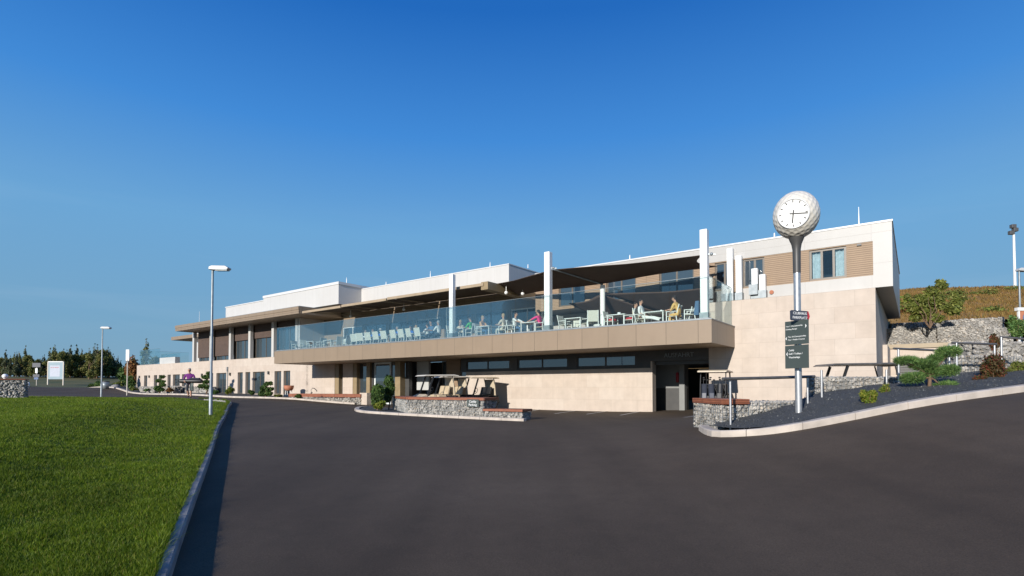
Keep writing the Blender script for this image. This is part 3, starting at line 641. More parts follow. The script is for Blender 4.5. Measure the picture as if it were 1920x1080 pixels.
bw=MB(); bw.box(cs[0]-.2,cs[-1]+.25,1.2,1.4,stonetop,6.0); part(bw,'inner_wall',M['interior'])
CB=-1.8; c0,c1=-51.4,-28.45
cn=MB(); cn.prism([(c0,CB),(c1,CB),(c1,2.38),(-26.1,2.39),(-26.1,12),(c0,12)],'z',5.92,6.0,1); 
cn.box(c0,c1,CB-.02,CB+.1,5.86,6.17); cn.box(c0-.02,c1+.02,CB-.06,CB+.1,6.171,6.42); cn.box(c1-.1,c1+.02,CB+.101,2.1,5.86,6.42); cn.box(c0-.02,c0+.1,CB+.101,12,5.86,6.42)
part(cn,'canopy',[M['tan'],M['soffit']])
ct=MB(); ct.prism([(c0,CB+.02),(c1,CB+.02),(c1,2.1),(-26.1,2.1),(-26.1,12),(c0,12)],'z',6.425,6.47); part(ct,'canopy_roof',M['galv'])
# lower canopy and wall at the far end
c2=MB(); c2.box(-59.8,-51.45,1.0,9,5.55,5.93); part(c2,'low_canopy',M['tan'])
fw_=MB(); fw_.box(-61.0,-51.6,4.2,4.5,stonetop,5.54); fw_.box(-57,-51.6,2.4,2.7,5.94,6.4); part(fw_,'end_wall',M['parapet'])
window(-57.5,-55.8,stonetop+.05,5.0,4.12,[-56.6])
pw=MB(); holes(pw,-44.56,-37.2,6.48,7.95,.1,[]); holes(pw,-37.2,-25.83,6.6,8.30,0,[]);
quad(pw,(-25.83,0,6.6),(-25.83,9,6.6),(-25.83,9,8.3),(-25.83,0,8.3)); quad(pw,(-44.56,.1,6.48),(-44.56,9,6.48),(-44.56,9,7.95),(-44.56,.1,7.95)); quad(pw,(-37.2,0,7.9),(-37.2,9,7.9),(-37.2,9,8.3),(-37.2,0,8.3))
quad(pw,(-37.2,0,8.3),(-25.83,0,8.3),(-25.83,9,8.3),(-37.2,9,8.3)); quad(pw,(-44.56,.1,7.95),(-37.2,.1,7.95),(-37.2,9,7.95),(-44.56,9,7.95)); quad(pw,(-37.2,0,6.6),(-25.83,0,6.6),(-25.83,9,6.6),(-37.2,9,6.6))
part(pw,'roof_block',M['parapet'])
cp=MB(); cp.box(-37.23,-25.77,-.05,.2,8.16,8.37); cp.box(-26.0,-25.77,.201,9,8.16,8.37); cp.box(-44.6,-37.235,.05,.3,7.951,8.03); part(cp,'roof_coping',M['coping'])
us=MB(); us.box(-26.5,-26.1,.35,2.0,6.47,6.6); part(us,'roof_pier',M['gold'])
# retractable awning over the left of the terrace
aw=MB(); segs=[(568,640),(641,725),(726,850)]
aw0=[(-26.8,-22.0),(-21.9,-17.1),(-17.0,-8.8)]
for i,(p,q) in enumerate(aw0):
    zf=5.66+.04*i
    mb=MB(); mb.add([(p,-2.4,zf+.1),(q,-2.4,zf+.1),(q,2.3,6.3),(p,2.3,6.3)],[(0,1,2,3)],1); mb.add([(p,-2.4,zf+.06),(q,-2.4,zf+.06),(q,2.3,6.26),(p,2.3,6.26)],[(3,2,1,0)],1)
    mb.box(p,q,-2.55,-2.4,zf-.02,zf+.14,0)
    for s_ in (p+.6,q-.6): mb.bar((s_,-2.4,zf+.03),(s_+.3,0,5.75),.06,.06,0); mb.bar((s_+.3,0,5.75),(s_,2.3,5.9),.06,.06,0)
    part(mb,'awning',[M['awning'],M['awnunder']])
tb=MB(); x_,z_=pb(899,546,-2.0); tb.box(-9.0,-8.5,-2.5,2.3,5.5,5.95); part(tb,'awning_end_beam',M['gold'])
for a_,b_ in [(-24,-.2),(-18,-.2),(-8.2,-1.2),(-7.6,-.4)]:
    mb=MB(); mb.ell((a_,b_,5.45),(.11,.11,.11)); mb.tube([(a_,b_,5.5),(a_,b_,5.9)],.02,6); part(mb,'ceiling_lamp',M['whitemetal'])
# lightning rods on the roof edges
for x,y0,y1,b_,zb in [(650,520,532,1,8.37),(724,528,546,2.4,mt),(807,508,524,2.4,mt),(919,491,504,2.4,mt),(1181,478,487,.5,UT),(1610,388,423,1.5,UT),(374,584,602,1,6.4),(990,496,512,4,mt),(1452,440,450,.5,UT)]:
    a_,z1=pb(x,y0,b_); mb=MB(); mb.tube([(a_,b_,zb+.05),(a_,b_,zb+.3),(a_,b_,z1)],[.035,.03,.012],6); part(mb,'lightning_rod',M['whitemetal'])
# planter, door step etc on the far left terrace
pt=MB(); p0=pb(301,676,.4)[0]; p1=pb(330,676,.4)[0]; pt.box(p0,p1,.3,.8,stonetop,stonetop+.75); part(pt,'terrace_planter',M['wallpaint'])
# low rear wing at the right with bronze coping
rw=MB(); rw.box(9.41,14.1,8.6,8.9,-1.2,2.0); rw.box(9.41,9.6,5,8.59,-1.2,2.0); part(rw,'rear_wall',M['stone'])
rc=MB(); rc.box(9.42,14.2,8.5,8.95,2.002,2.22); part(rc,'rear_wall_coping',M['gold'])
vt=MB(); p0,z0=pb(1680,702,8.55); p1,z1=pb(1722,686,8.55)
for k in range(4): vt.box(p0,p1,8.52,8.598,z0+k*(z1-z0)/3.6,z0+k*(z1-z0)/3.6+.09)
part(vt,'ventilation_louvre',M['darkgrey'])
# garage lettering
def text(body,size,mat,name,extr=.004,align='CENTER',sx=1.0):
    cu=bpy.data.curves.new(name,'FONT'); cu.body=body; cu.size=size; cu.extrude=extr; cu.align_x=align; cu.align_y='CENTER'; cu.resolution_u=3
    o=bpy.data.objects.new(name,cu); col.objects.link(o); bpy.context.view_layer.update()
    me=bpy.data.meshes.new_from_object(o.evaluated_get(bpy.context.evaluated_depsgraph_get())); bpy.data.objects.remove(o)
    me.materials.clear(); me.materials.append(mat); 
    if sx!=1: me.transform(Matrix.Diagonal((sx,1,1,1)))
    o=bpy.data.objects.new(name,me); col.objects.link(o); return o
tx=text('AUSFAHRT',.30,M['galv'],'lettering',.008); tx.parent=club; tx.location=(1.42,.03,1.56-BASE); tx.rotation_euler=(R(90),0,0)
# ------------------------------------------------------------------ glass balustrade of the terrace
def balustrade(name,label,runs,z0,z1,step,parent_loc):
    r=empty(name,parent_loc,label,'balustrade',rz=ANG)
    off=Vector((-(AX.dot(parent_loc-ORG)),-(BX.dot(parent_loc-ORG)),-parent_loc.z))
    for p,q in runs:
        p=Vector((*p,0))+off;q=Vector((*q,0))+off; L=(q-p).length; n_=max(1,round(L/step)); d=(q-p)/L
        for k in range(n_):
            s_=p+d*(L*k/n_+.012);e_=p+d*(L*(k+1)/n_-.012); mb=MB(); mb.bar((s_.x,s_.y,(z0+z1)/2+off.z),(e_.x,e_.y,(z0+z1)/2+off.z),.018,z1-z0); mb.build('glass_panel',M['rail_glass'],r)
        mb=MB(); mb.bar((p.x,p.y,z1+.008+off.z),(q.x,q.y,z1+.008+off.z),.03,.014); mb.build('top_rail',M['galv'],r)
        mb=MB(); mb.bar((p.x,p.y,z0-.04+off.z),(q.x,q.y,z0-.04+off.z),.06,.05); mb.build('base_channel',M['galv'],r)
    return r
balustrade('glass_balustrade','long tinted glass balustrade along the front edge of the terrace',[((-28.9,-3.38),(3.92,-3.38)),((3.92,-3.36),(3.92,-.03))],TF+.12,4.56,1.68,W(-12,-3.38,TF))
balustrade('glass_balustrade','short glass screen on the flat roof at the far left end of the building',[((pb(262,670,.3)[0],.3),(pb(300,670,.3)[0],.3)),((pb(262,670,.3)[0],.3),(pb(262,670,.3)[0],6))],stonetop+.1,4.6,2.0,W(-63,.3,stonetop))
balustrade('glass_balustrade','low clear glass railing beside the cream planter on the left roof terrace',[((pb(302,670,1.2)[0],1.2),(pb(338,670,1.2)[0],1.2))],stonetop+.1,4.0,2.0,W(-58,1.2,stonetop))
# ------------------------------------------------------------------ sail masts, posts and sails
def mast(a_,b_,z0,z1,w,label,group='white posts on the terrace',arm=None,round_=False,name='sail_mast',cat='mast'):
    r=empty(name,W(a_,b_,z0),label,cat,group,rz=ANG); mb=MB()
    if round_: mb.tube([(0,0,0),(0,0,z1-z0)],w/2,16)
    else: mb.box(-w/2,w/2,-w/2,w/2,0,z1-z0)
    mb.build('post',M['whitemetal'],r,bevel=0 if round_ else .02)
    mb=MB(); mb.box(-w/2-.03,w/2+.03,-w/2-.03,w/2+.03,0,.35); mb.build('base_plate',M['galv'],r)
    if arm:
        mb=MB(); mb.bar((0,0,arm-z0),(w/2+.28,.1,arm-z0-.06),.05,.05); mb.ell((w/2+.12,.05,arm-z0-.03),(.07,.07,.07)); mb.build('sail_fitting',M['galv'],r)
    return r
M1=(pb(1321,500,-3.1)[0],-3.1); M2=(pb(1028,500,-3.1)[0],-3.1); M3=(pb(848,560,-3.1)[0],-3.1); M4=(pb(1130,560,-.6)[0],-.6)
mast(*M1,TF,pb(1321,431,-3.1)[1],.30,'tall white mast at the right front corner of the terrace',arm=5.55)
mast(*M2,TF,pb(1028,473,-3.1)[1],.31,'tall white mast at the terrace front where the two brown sails meet',arm=6.0)
mast(*M3,TF,pb(848,515,-3.1)[1],.27,'thinner pale mast left of the sails, beside the end of the awning')
mast(*M4,TF,pb(1130,535,-.6)[1],.27,'short round white mast at the low inner corner of both brown sails',round_=True)
for x,yt,yb,lab in [(1369,466,None,'tallest of the four white slab posts at the right of the terrace'),(1385.5,480,None,'second tallest white slab post, next to the big window frame'),(1415.5,504,None,'short white slab post with a grey box, on top of the stone wall'),(1430,515,None,'shortest of the white slab posts on top of the stone wall')]:
    a_,z1=pb(x,yt,.15); r=mast(a_,.155,3.975,z1,.26,lab,name='slab_post',cat='post')
    if x==1415.5:
        mb=MB(); mb.box(-.2,.16,-.32,-.135,.16,.62); mb.build('grey_box',M['galv'],r)
r=empty('shade_sail',W(0,-2,5.2),'large brown shade sail between the two tall masts, right half','sunshade','brown shade sails'); rA=empty('shade_sail',W(-7,-1,5.2),'brown shade sail dipping down to the awning, left half','sunshade','brown shade sails')
def sail(root,corners,sag,straight,name='sail_cloth',n=18):
    c=[Vector(v) for v in corners]; cen=sum(c,Vector())/4; V=[];o_=root.location
    for i in range(n+1):
        for j in range(n+1):
            u,v=i/n,j/n; P=c[0].lerp(c[1],u).lerp(c[3].lerp(c[2],u),v)
            k=max(4*u*(1-u)*(1-4*v*(1-v)),4*v*(1-v)*(1-4*u*(1-u)))  # pull edges in
            if straight=='u0': k*=min(1,u*2.0)
            else: k*=min(1,v*2.0)
            P=P.lerp(cen,sag*k*1.0); V.append(P-o_)
    I=np.arange((n+1)**2).reshape(n+1,n+1); Fq=np.c_[I[:-1,:-1].ravel(),I[:-1,1:].ravel(),I[1:,1:].ravel(),I[1:,:-1].ravel()]
    o=np_mesh(name,np.array([v[:] for v in V]),Fq,M['sail'],root,True); md=o.modifiers.new('thick','SOLIDIFY'); md.thickness=.012
def Wp(x,y,b): a_,z=pb(x,y,b); return W(a_,b,z)
cM2=W(M2[0]+.35,M2[1]+.05,pb(1046,504,-3.1)[1]); cM1=W(M1[0]-.1,M1[1]+.1,pb(1312,478,-3.1)[1]); cM4=W(M4[0],M4[1],pb(1130,533,-.6)[1]+.02)
sail(r,[cM2,cM1,Wp(1346,500,-.2),cM4],.17,'u0'); sail(rA,[cM2,cM4,Wp(966,556,.6),Wp(885,539,-1.2)],.20,'v0')
rc_=empty('shade_sail',W(2,1,4.4),'dark lower shade sail hanging behind the round mast, right of it','sunshade','brown shade sails'); rd_=empty('shade_sail',W(-2,1,4.4),'dark lower shade sail hanging behind the middle mast, left of the round mast','sunshade','brown shade sails')
sail(rc_,[W(M4[0]+.1,-.55,4.84),W(3.75,-.35,4.66),W(4.2,2.25,3.3),W(1.3,2.25,3.45)],.13,'u0'); sail(rd_,[W(M4[0]-.1,-.55,4.84),W(1.1,2.25,3.45),W(-3.6,2.25,3.5),W(-4.6,-.3,4.6)],.13,'v0')
for rr,pp in [(r,[(cM2,W(*M2,pb(1040,504,-3.1)[1])),(cM1,W(*M1,5.55))]),(rA,[(cM2,cM4)])]:
    for p,q in pp:
        mb=MB(); mb.tube([p-rr.location,q-rr.location+Vector((0,0,-.03))],.045 if rr is rA else .015,8)
        mb.build('boom' if rr is rA else 'cable',M['galv'],rr)
def ccw(P):
    s=sum(P[i][0]*P[(i+1)%len(P)][1]-P[(i+1)%len(P)][0]*P[i][1] for i in range(len(P))); return P if s>0 else P[::-1]
# ------------------------------------------------------------------ gabions
def gabion(name,label,poly,z0,z1,size=.07,bench=None,group=None,faces=None,dens=1.0,loc=None,ztop_fn=None,wire=True,cat='gabion wall'):
    """stone-filled basket standing on a polygon (counter-clockwise world x,y); stones lie along its outer faces and top"""
    P=[Vector((*p[:2],0)) for p in ccw(list(poly))]; cen=sum(P,Vector())/len(P); base=Vector((cen.x,cen.y,z0))
    r=empty(name,base,label,cat,group)
    mb=MB(); sh=[(p.x+(cen.x-p.x)*.0,p.y) for p in P]
    inset=[]
    for i,p in enumerate(P):
        n1=(p-P[i-1]).normalized(); n2=(P[(i+1)%len(P)]-p).normalized(); n1=Vector((-n1.y,n1.x,0));n2=Vector((-n2.y,n2.x,0)); q=p+(n1+n2)/(1+n1.dot(n2))*size*1.1; inset.append((q.x-cen.x,q.y-cen.y))
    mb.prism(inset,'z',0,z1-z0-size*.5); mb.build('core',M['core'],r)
    pts=[];sz=[]
    for i in range(len(P)):
        p,q=P[i],P[(i+1)%len(P)]
        if faces and i not in faces: continue
        L=(q-p).length; d=(q-p)/L; nin=Vector((-d.y,d.x,0)); k=int(L*(z1-z0)/(size*size*1.35)*dens)
        for _ in range(k):
            t=random.random(); z=random.random()
            c=p+d*(t*L)+nin*(size*random.uniform(.6,1.0)); pts.append((c.x-cen.x,c.y-cen.y,size*.3+z*(z1-z0-size*.8))); sz.append(size*random.uniform(.55,1.05))
    # top
    xs=[p.x for p in P];ys=[p.y for p in P]; area=abs(sum(P[i].x*P[(i+1)%len(P)].y-P[(i+1)%len(P)].x*P[i].y for i in range(len(P))))/2
    k=int(area/(size*size*2.6)*dens)
    if not bench:
        c_=0
        while c_<k:
            x,y=random.uniform(min(xs),max(xs)),random.uniform(min(ys),max(ys))
            if in_poly(np.array([x]),np.array([y]),[(p.x,p.y) for p in P])[0]: pts.append((x-cen.x,y-cen.y,z1-z0-size*.6)); sz.append(size*random.uniform(.5,.9)); c_+=1
            elif random.random()<.02: c_+=1
    V_,F_=stones_mesh(np.array(pts),np.array(sz)); np_mesh('stone_fill',V_,F_,M['stones'],r)
    if wire:
        mb=MB()
        for i in range(len(P)):
            if faces and i not in faces: continue
            p,q=P[i]-cen,P[(i+1)%len(P)]-cen; L=(q-p).length; d=(q-p)/L; no=Vector((d.y,-d.x,0))*.012
            for t in np.arange(0,L+.01,max(.1,size*1.4)): a_=p+d*t+no; mb.box(a_.x-.0025,a_.x+.0025,a_.y-.0025,a_.y+.0025,0,z1-z0)
            for z in np.arange(0,z1-z0+.01,max(.1,size*1.4)): mb.bar((p.x+no.x,p.y+no.y,z),(q.x+no.x,q.y+no.y,z),.005,.005)
        mb.build('wire_mesh',M['galv'],r)
    if bench:
        b0,b1,ov=bench  # z range, overhang
        for j in range(1):
            mb=MB(); out=[]
            for p in P:
                d=(p-cen); out.append((p.x-cen.x+d.normalized().x*ov,p.y-cen.y+d.normalized().y*ov))
            mb.prism(out,'z',b0-z0,b1-z0); mb.build('timber_top',M['wood'],r,bevel=.006)
    return r
# island gabion with timber bench top (front edge along the kerb)
def along(pl,pr,depth,**k): 
    pl,pr=Vector((pl.x,pl.y,0)),Vector((pr.x,pr.y,0)); d=(pr-pl).normalized(); n_=Vector((-d.y,d.x,0))*depth
    return [pl.xy[:],pr.xy[:],(pr+n_).xy[:],(pl+n_).xy[:]]
gI0=G(764,778.5); gI1=G(906,786); gI2=G(978,788.5)
zt=pd(906,746,G(906,786).y).z
d_=(gI1-gI0); 
isl=gabion('gabion_wall','long gabion wall with red timber top and grey sign, golf carts behind it',along(gI0,gI1,1.1),gI1.z-.12,zt-.10,.075,bench=(zt-.10,zt,.06),faces=[0,1,3],group='gabion walls with timber tops')
lI=pd(736,745,G(740,772).y+.8)
gabion('gabion_wall','short return of the timber topped gabion behind the clipped green shrubs',ccw([gI0.xy[:],(Vector(along(gI0,gI1,1.1)[3]))[:],(lI.x+.5,lI.y+.9),(lI.x,lI.y+.1)]),gI0.z-.1,zt-.11,.075,bench=(zt-.11,zt-.012,.04),group='gabion walls with timber tops')
zt2=pd(940,768,gI2.y).z
gabion('gabion_wall','low gabion step with bright timber seat at the right end of the cart gabion',along(gI1+ (gI2-gI1)*.02,gI2,.9),gI2.z-.12,zt2-.09,.075,bench=(zt2-.09,zt2,.05),faces=[0,1,3],group='gabion walls with timber tops')
# sign on the island gabion
def plate(name,label,cat,center,w,h,yaw,face,lines,thick=.03,tilt=0,tcol='signwhite',parent=None):
    r=empty(name,center,label,cat,rz=yaw); mb=MB(); mb.box(-w/2,w/2,-thick/2,thick/2,-h/2,h/2); mb.build('sign_panel',M[face],r,bevel=.004)
    for body,size,dx,dz,al in lines:
        t_=text(body,size,M[tcol],'lettering',.002,al); t_.parent=r; t_.location=(dx,-thick/2-.003,dz); t_.rotation_euler=(R(90),0,0)
    return r
dI=(gI1-gI0); dI.z=0; yawI=math.atan2(dI.y,dI.x); pS=gI0.lerp(gI1,(889-764)/(906-764)); nI=Vector((math.sin(yawI),-math.cos(yawI),0))
zS=pd(889,756,pS.y).z; pS=Vector((pS.x,pS.y,zS))+nI*.05
plate('info_sign','small grey sign with two white words on the gabion wall by the carts','sign',pS,.56,.30,yawI,'signgrey',[('Caddy',.13,0,.065,'CENTER'),('Parking',.13,0,-.065,'CENTER')],thick=.02)
# left gabion bench along the entrance
gL0=pd(536,742,42.6);gL1=pd(628,756.5,40.9);gL2=pd(671,758.5,39.6)
gabion('gabion_wall','low gabion under a long red timber bench along the left part of the wall',along(Vector((gL0.x,gL0.y+.6,0)),Vector((gL2.x,gL2.y+.55,0)),.8),gz(gL2.x,gL2.y)-.15,pd(650,745.2,40.5).z,.09,bench=(pd(650,745,40.5).z,pd(650,738.8,40.5).z,.05),faces=[0,1,3],wire=False,group='gabion walls with timber tops')
for x0,x1,yt,D,lab in [(258,288,724.5,59.5,'pale gabion at the far left corner of the left wing'),(298,326,723.5,56.5,'pale gabion behind the cloud pruned tree on the left'),(334,392,724.5,53.5,'long pale gabion behind the walking man')]:
    p=pd(x0,730,D+(5 if x1-x0>40 else 3));q=pd(x1,730,D); gabion('gabion_wall',lab,along(p,q,.8),gz(q.x,q.y)-.2,pd(x1,yt,D).z,.11,faces=[0,1,3],wire=False,group='gabions along the left wing')
# far left gabion with timber top and white ball
p=pd(-40,742,33.);q=pd(46,742,34.2); zg=pd(20,712,33.7).z
gabion('gabion_wall','grey gabion with timber top at the left edge of the lawn',along(p,q,1.5),gz(q.x,q.y)-.15,zg,.085,bench=(zg,zg+.07,.03),faces=[0,1,3],group='gabion walls with timber tops',wire=False)
mb=MB(); bp_=pd(9.5,706.5,34.6); mb.lathe([(.06,0),(.09,.02),(.06,.05)],14); 
for th in range(1): mb.ell((0,0,.17),(.16,.16,.15),n=18,m=12)
o=mb.build('ball_ornament',M['signwhite'],None,(bp_.x,bp_.y,zg+.07)); prop(o,'white ball ornament on the timber topped gabion at the far left','ornament')
# right hand gabions
zb=pd(1360,748.5,11.7).z
gabion('gabion_wall','gabion end block with thick orange brown timber top beside the garage drive',ccw([(4.52,11.62),(5.18,11.85),(5.0,13.2),(4.42,13.1)]),-1.15,zb-.11,.05,bench=(zb-.11,zb,.05),group='gabion walls with timber tops')
zl=pd(1480,752.5,12.3).z
gabion('gabion_wall','low gabion wall behind the clock post at the edge of the gravel bed',ccw([(5.2,11.87),(7.25,12.6),(7.0,13.3),(5.02,12.9)]),-1.1,zl,.05,faces=None,group='gabion retaining walls on the right')
zt_=pd(1620,706.5,13.2).z
gabion('gabion_wall','tall gabion in front of the dark roofed golf cart',ccw([(7.62,13.0),(9.62,13.15),(9.6,13.95),(7.6,13.85)]),-.95,zt_,.055,group='gabion retaining walls on the right')
gabion('gabion_wall','gabion in the shade of the small pine',ccw([(9.68,13.3),(11.3,13.7),(11.2,14.5),(9.66,14.1)]),-.8,zt_-.02,.055,group='gabion retaining walls on the right')
z_=pd(1820,667,15).z
gabion('gabion_wall','gabion behind the red leaved bush',ccw([(12.0,14.6),(13.35,14.75),(13.3,15.6),(11.9,15.5)]),-.5,z_,.065,group='gabion retaining walls on the right')
gabion('gabion_wall','gabion at the right edge of the picture under the dark handrail',ccw([(13.5,14.9),(16.5,15.6),(16.3,16.5),(13.4,15.8)]),-.3,pd(1890,668,15.2).z,.065,group='gabion retaining walls on the right')
gabion('gabion_wall','small pale gabion course above the right end of the bed',ccw([(14.6,16.9),(18.0,17.4),(17.8,18.4),(14.5,17.9)]),0.,pd(1890,640,17.2).z,.075,wire=False,group='gabion retaining walls on the right')
for pts,z0,y1,D,lab in [([(1662,29.6),(1757,28.4)],2.0,614,29,'lower left gabion terrace at the foot of the dry hill'),([(1757,28.2),(1850,27.0)],2.0,611,27.6,'lower middle gabion terrace under the dry hill'),([(1672,31.2),(1752,30.4)],3.0,605,31,'upper left gabion terrace beside the building corner'),([(1756,30.2),(1884,28.6)],2.8,597.5,29.4,'upper right gabion terrace below the dry grass'),([(1851,24.6),(1899,24.0)],1.2,614,24.3,'gabion terrace at the right beside the dark evergreen')]:
    P0=pd(pts[0][0],640,pts[0][1]);P1=pd(pts[1][0],640,pts[1][1]); gabion('gabion_wall',lab,along(P0,P1,1.2),z0,pd(pts[0][0],y1,D).z,.058,faces=[0,1,3],wire=False,group='gabion terraces below the hill')
# soil between the terraces
mb=MB(); mb.add([W(9.6,9.1,2.0),W(15,9.1,2.0),W(40,4,4),W(60,40,4.3),W(9.6,40,3.2)],[(0,1,2,3,4)]); prop(mb.build('upper_ground',M['dry']),kind='structure')
# ------------------------------------------------------------------ handrails
def handrail(label,pts,posts,bar=True,rad=.028):
    r0=posts[0]; root=empty('handrail',r0[0],label,'handrail','handrails on the right'); o_=Vector(r0[0])
    for base,top in posts:
        mb=MB(); b_,t_=Vector(base)-o_,Vector(top)-o_; mb.tube([b_-Vector((0,0,.1)),t_],.024,10); mb.tube([b_,b_+Vector((0,0,.015))],.06,10); mb.build('post',M['steel'],root)
    if bar: mb=MB(); mb.tube([Vector(p)-o_ for p in pts],rad,10); mb.build('rail',M['greypost'],root)
def PP(xb,yb,yt,D): 
    b_=pd(xb,yb,D); return (b_,Vector((b_.x,b_.y,pd(xb,yt,D).z)))
handrail('grey handrail on two steel posts crossing behind the clock post',[pd(1355,710.5,11.1),pd(1440,708.5,11.6),pd(1527,706,12.2)],[PP(1370,802,711,11.25),PP(1515,777,708,12.1)],rad=.034)
handrail('pair of bare steel posts in front of the tall gabion',[],[PP(1541.5,770,694,12.4),PP(1663,747,693,12.7)],bar=False)
handrail('dark sloping handrail behind the small pine',[pd(1676,653.5,13.4),pd(1790,658.5,14.6)],[PP(1686,741,655,12.9),PP(1781,713,658,14.4)])
handrail('dark level handrail above the red leaved bush',[pd(1785,643,13.2),pd(1868,645.5,13.4)],[PP(1795,722,643,13.2),PP(1866,700,645,14.2)])
handrail('dark handrail leaving the picture at the right edge',[pd(1875,631.5,14.0),pd(1960,639,13.2)],[PP(1879,704,632,13.9),PP(1956,700,638,13.3)])
# ------------------------------------------------------------------ clock post
cb=pd(1498,787,11.3); clk=empty('clock_post',cb,'tall steel post with a golf ball shaped clock on top','clock')
H=pd(1494,482,11.3).z-cb.z
mb=MB(); mb.tube([(0,0,-.1),(0,0,H)],.068,20); mb.build('pole',M['steel'],clk)
zc=pd(1492,404,11.3).z-cb.z; Rb=.485
mb=MB(); mb.lathe([(.074,H-.34),(.076,H-.02),(.080,H+.16),(.098,H+.27),(.135,H+.36),(.165,zc-Rb+.055),(.17,zc-Rb+.075),(.05,zc-Rb+.09)],24); mb.build('collar',M['darkgrey'],clk)
bm=bmesh.new(); bmesh.ops.create_icosphere(bm,subdivisions=6,radius=1); Vn=np.array([v.co[:] for v in bm.verts]); Fn=np.array([[v.index for v in f.verts] for f in bm.faces]); bm.free()
nd=260; i_=np.arange(nd)+.5; ph=np.arccos(1-2*i_/nd); th=np.pi*(1+5**.5)*i_; Dm=np.c_[np.cos(th)*np.sin(ph),np.sin(th)*np.sin(ph),np.cos(ph)]
dt=np.arccos(np.clip((Vn@Dm.T).max(1),-1,1)); rd=.105; dep_=np.where(dt<rd,(1-(dt/rd)**2)*.022,0)
toC=(-Vector((cb.x,cb.y,cb.z+zc))).normalized(); e1=toC.cross(Vector((0,0,1))).normalized(); e2=e1.cross(toC)
fn=(toC*1.0+e1*(.13)+e2*.12).normalized()   # the dial looks a little left of the viewer and up
fa_=np.array(fn[:]); ca=Vn@fa_; face_cos=.80
dep_=np.where(ca>face_cos-.045,0,dep_); Vb=Vn*(1-dep_)[:,None]
# flat dial seat
mask=(Vb@fa_)>face_cos; Vb[mask]-=np.outer((Vb[mask]@fa_)-face_cos,fa_)
sx_=np.array(e1[:]); Vb=Vb-np.outer(Vb@sx_,sx_)*.075; Vb[:,2]*=1.03; bo=np_mesh('golf_ball',Vb*Rb,Fn,M['ball'],clk,True); bo.location=(0,0,zc)
X_=fn.cross(Vector((0,0,1))).normalized()*-1; Y_=fn.cross(X_); 
if Y_.z<0: Y_=-Y_
X_=Y_.cross(fn)
Mf=Matrix((X_,Y_,fn)).transposed().to_4x4(); Mf.translation=Vector((0,0,zc))+fn*(face_cos*Rb+.001)
rf=Rb*math.sqrt(1-face_cos**2)
def onface(mb,name,mat): o=mb.build(name,mat,clk); o.matrix_local=Mf; return o
mb=MB(); mb.lathe([(0,.004),(rf*.97,.004)],48); onface(mb,'dial',M['signwhite'])
mb=MB(); mb.lathe([(rf*.97,.0),(rf*.97,.018),(rf*1.03,.02),(rf*1.05,.0)],48); onface(mb,'dial_rim',M['coping'])
tk=MB()
for k in range(12):
    an=k*math.pi/6; Mr=Matrix.Rotation(-an,4,'Z'); tk.box(-.011,.011,rf*.76,rf*.93,.005,.008,0,Mr)
onface(tk,'hour_marks',M['darkgrey'])
for nm,an,L,w_ in [('minute_hand',97,.93,.009),('hour_hand',187,.66,.012)]:
    mb=MB(); mb.box(-w_,w_,-rf*.24,rf*L,.010 if nm=='hour_hand' else .015,.013 if nm=='hour_hand' else .018,0,Matrix.Rotation(-R(an),4,'Z')); onface(mb,nm,M['black'])
# signs fixed to the post: these are bolted on, so they move with it
def signchild(cx,cy,D,w,h,yaw,face,lines,name,arrow=None,thick=.02):
    c=pd(cx,cy,D)-cb; sgn=MB(); sgn.box(-w/2,w/2,-thick/2,thick/2,-h/2,h/2); o=sgn.build(name,M[face],clk,(c.x,c.y,c.z),bevel=.003); o.rotation_euler=(0,0,yaw)
    for body,size,dx,dz,al in lines:
        t_=text(body,size,M['signwhite'],'lettering',.0015,al); t_.parent=o; t_.location=(dx,-thick/2-.002,dz); t_.rotation_euler=(R(90),0,0)
    return o
yawB=R(-66); wB=.54; hB=.905
c_=(1494,0)
Dp=11.12
s1=signchild(1494,638.5,Dp,wB,.60,yawB,'signgrey',[('Tee 1 Championship',.047,-.25,.17,'LEFT'),('Driving Range',.047,-.25,.095,'LEFT'),('Tee 10 Championship',.047,-.20,-.10,'LEFT'),('Tee 1 Public Course',.047,-.20,-.175,'LEFT')],'direction_board')
s2=signchild(1494,669.5,Dp,wB,.45,yawB,'signgrey',[('Caddy',.05,-.18,.13,'LEFT'),('Golf / Trolleys /',.05,-.18,.06,'LEFT'),('Waschanlage',.05,-.18,-.01,'LEFT')],'direction_board')
def arrow(par,x,z,s,dirn,th=.012): 
    mb=MB(); mb.prism([(x,z+s),(x+dirn*s*.75,z),(x,z-s),(x+dirn*s*.22,z)],'y',-th,-th+.003); mb.build('arrow',M['signwhite'],par)
arrow(s1,.20,.14,.05,1); arrow(s1,-.225,-.135,.045,-1); arrow(s2,-.205,.06,.045,-1)
s1.location=Vector(pd(1494,634,Dp)-cb); s1.scale=(1,1,1)
z_hi=pd(1494,601,Dp).z-cb.z; z_mid=pd(1494,646.5,Dp).z-cb.z; z_lo=pd(1494,690.5,Dp).z-cb.z
def setz(o,za,zb_,h): o.location.z=(za+zb_)/2; o.scale.z=(zb_-za)/h
setz(s1,z_mid+.008,z_hi,.60); setz(s2,z_lo,z_mid-.008,.45)
c_=pd(1499,592,11.08)-cb; sg=MB(); w2=.255; h2=.105
sg.prism([(-w2,-h2+.02),(-w2+.03,-h2),(w2-.04,-h2),(w2-.04,h2),(-w2+.03,h2),(-w2,h2-.02)],'y',-.012,.012,0); sg.prism([(w2-.04,-h2),(w2-.015,-h2),(w2+.03,0),(w2-.015,h2),(w2-.04,h2)],'y',-.0118,.0118,1)
s3=sg.build('direction_arrow_sign',[M['signdark'],M['signred']],clk,(c_.x,c_.y,c_.z)); s3.rotation_euler=(0,0,R(22))
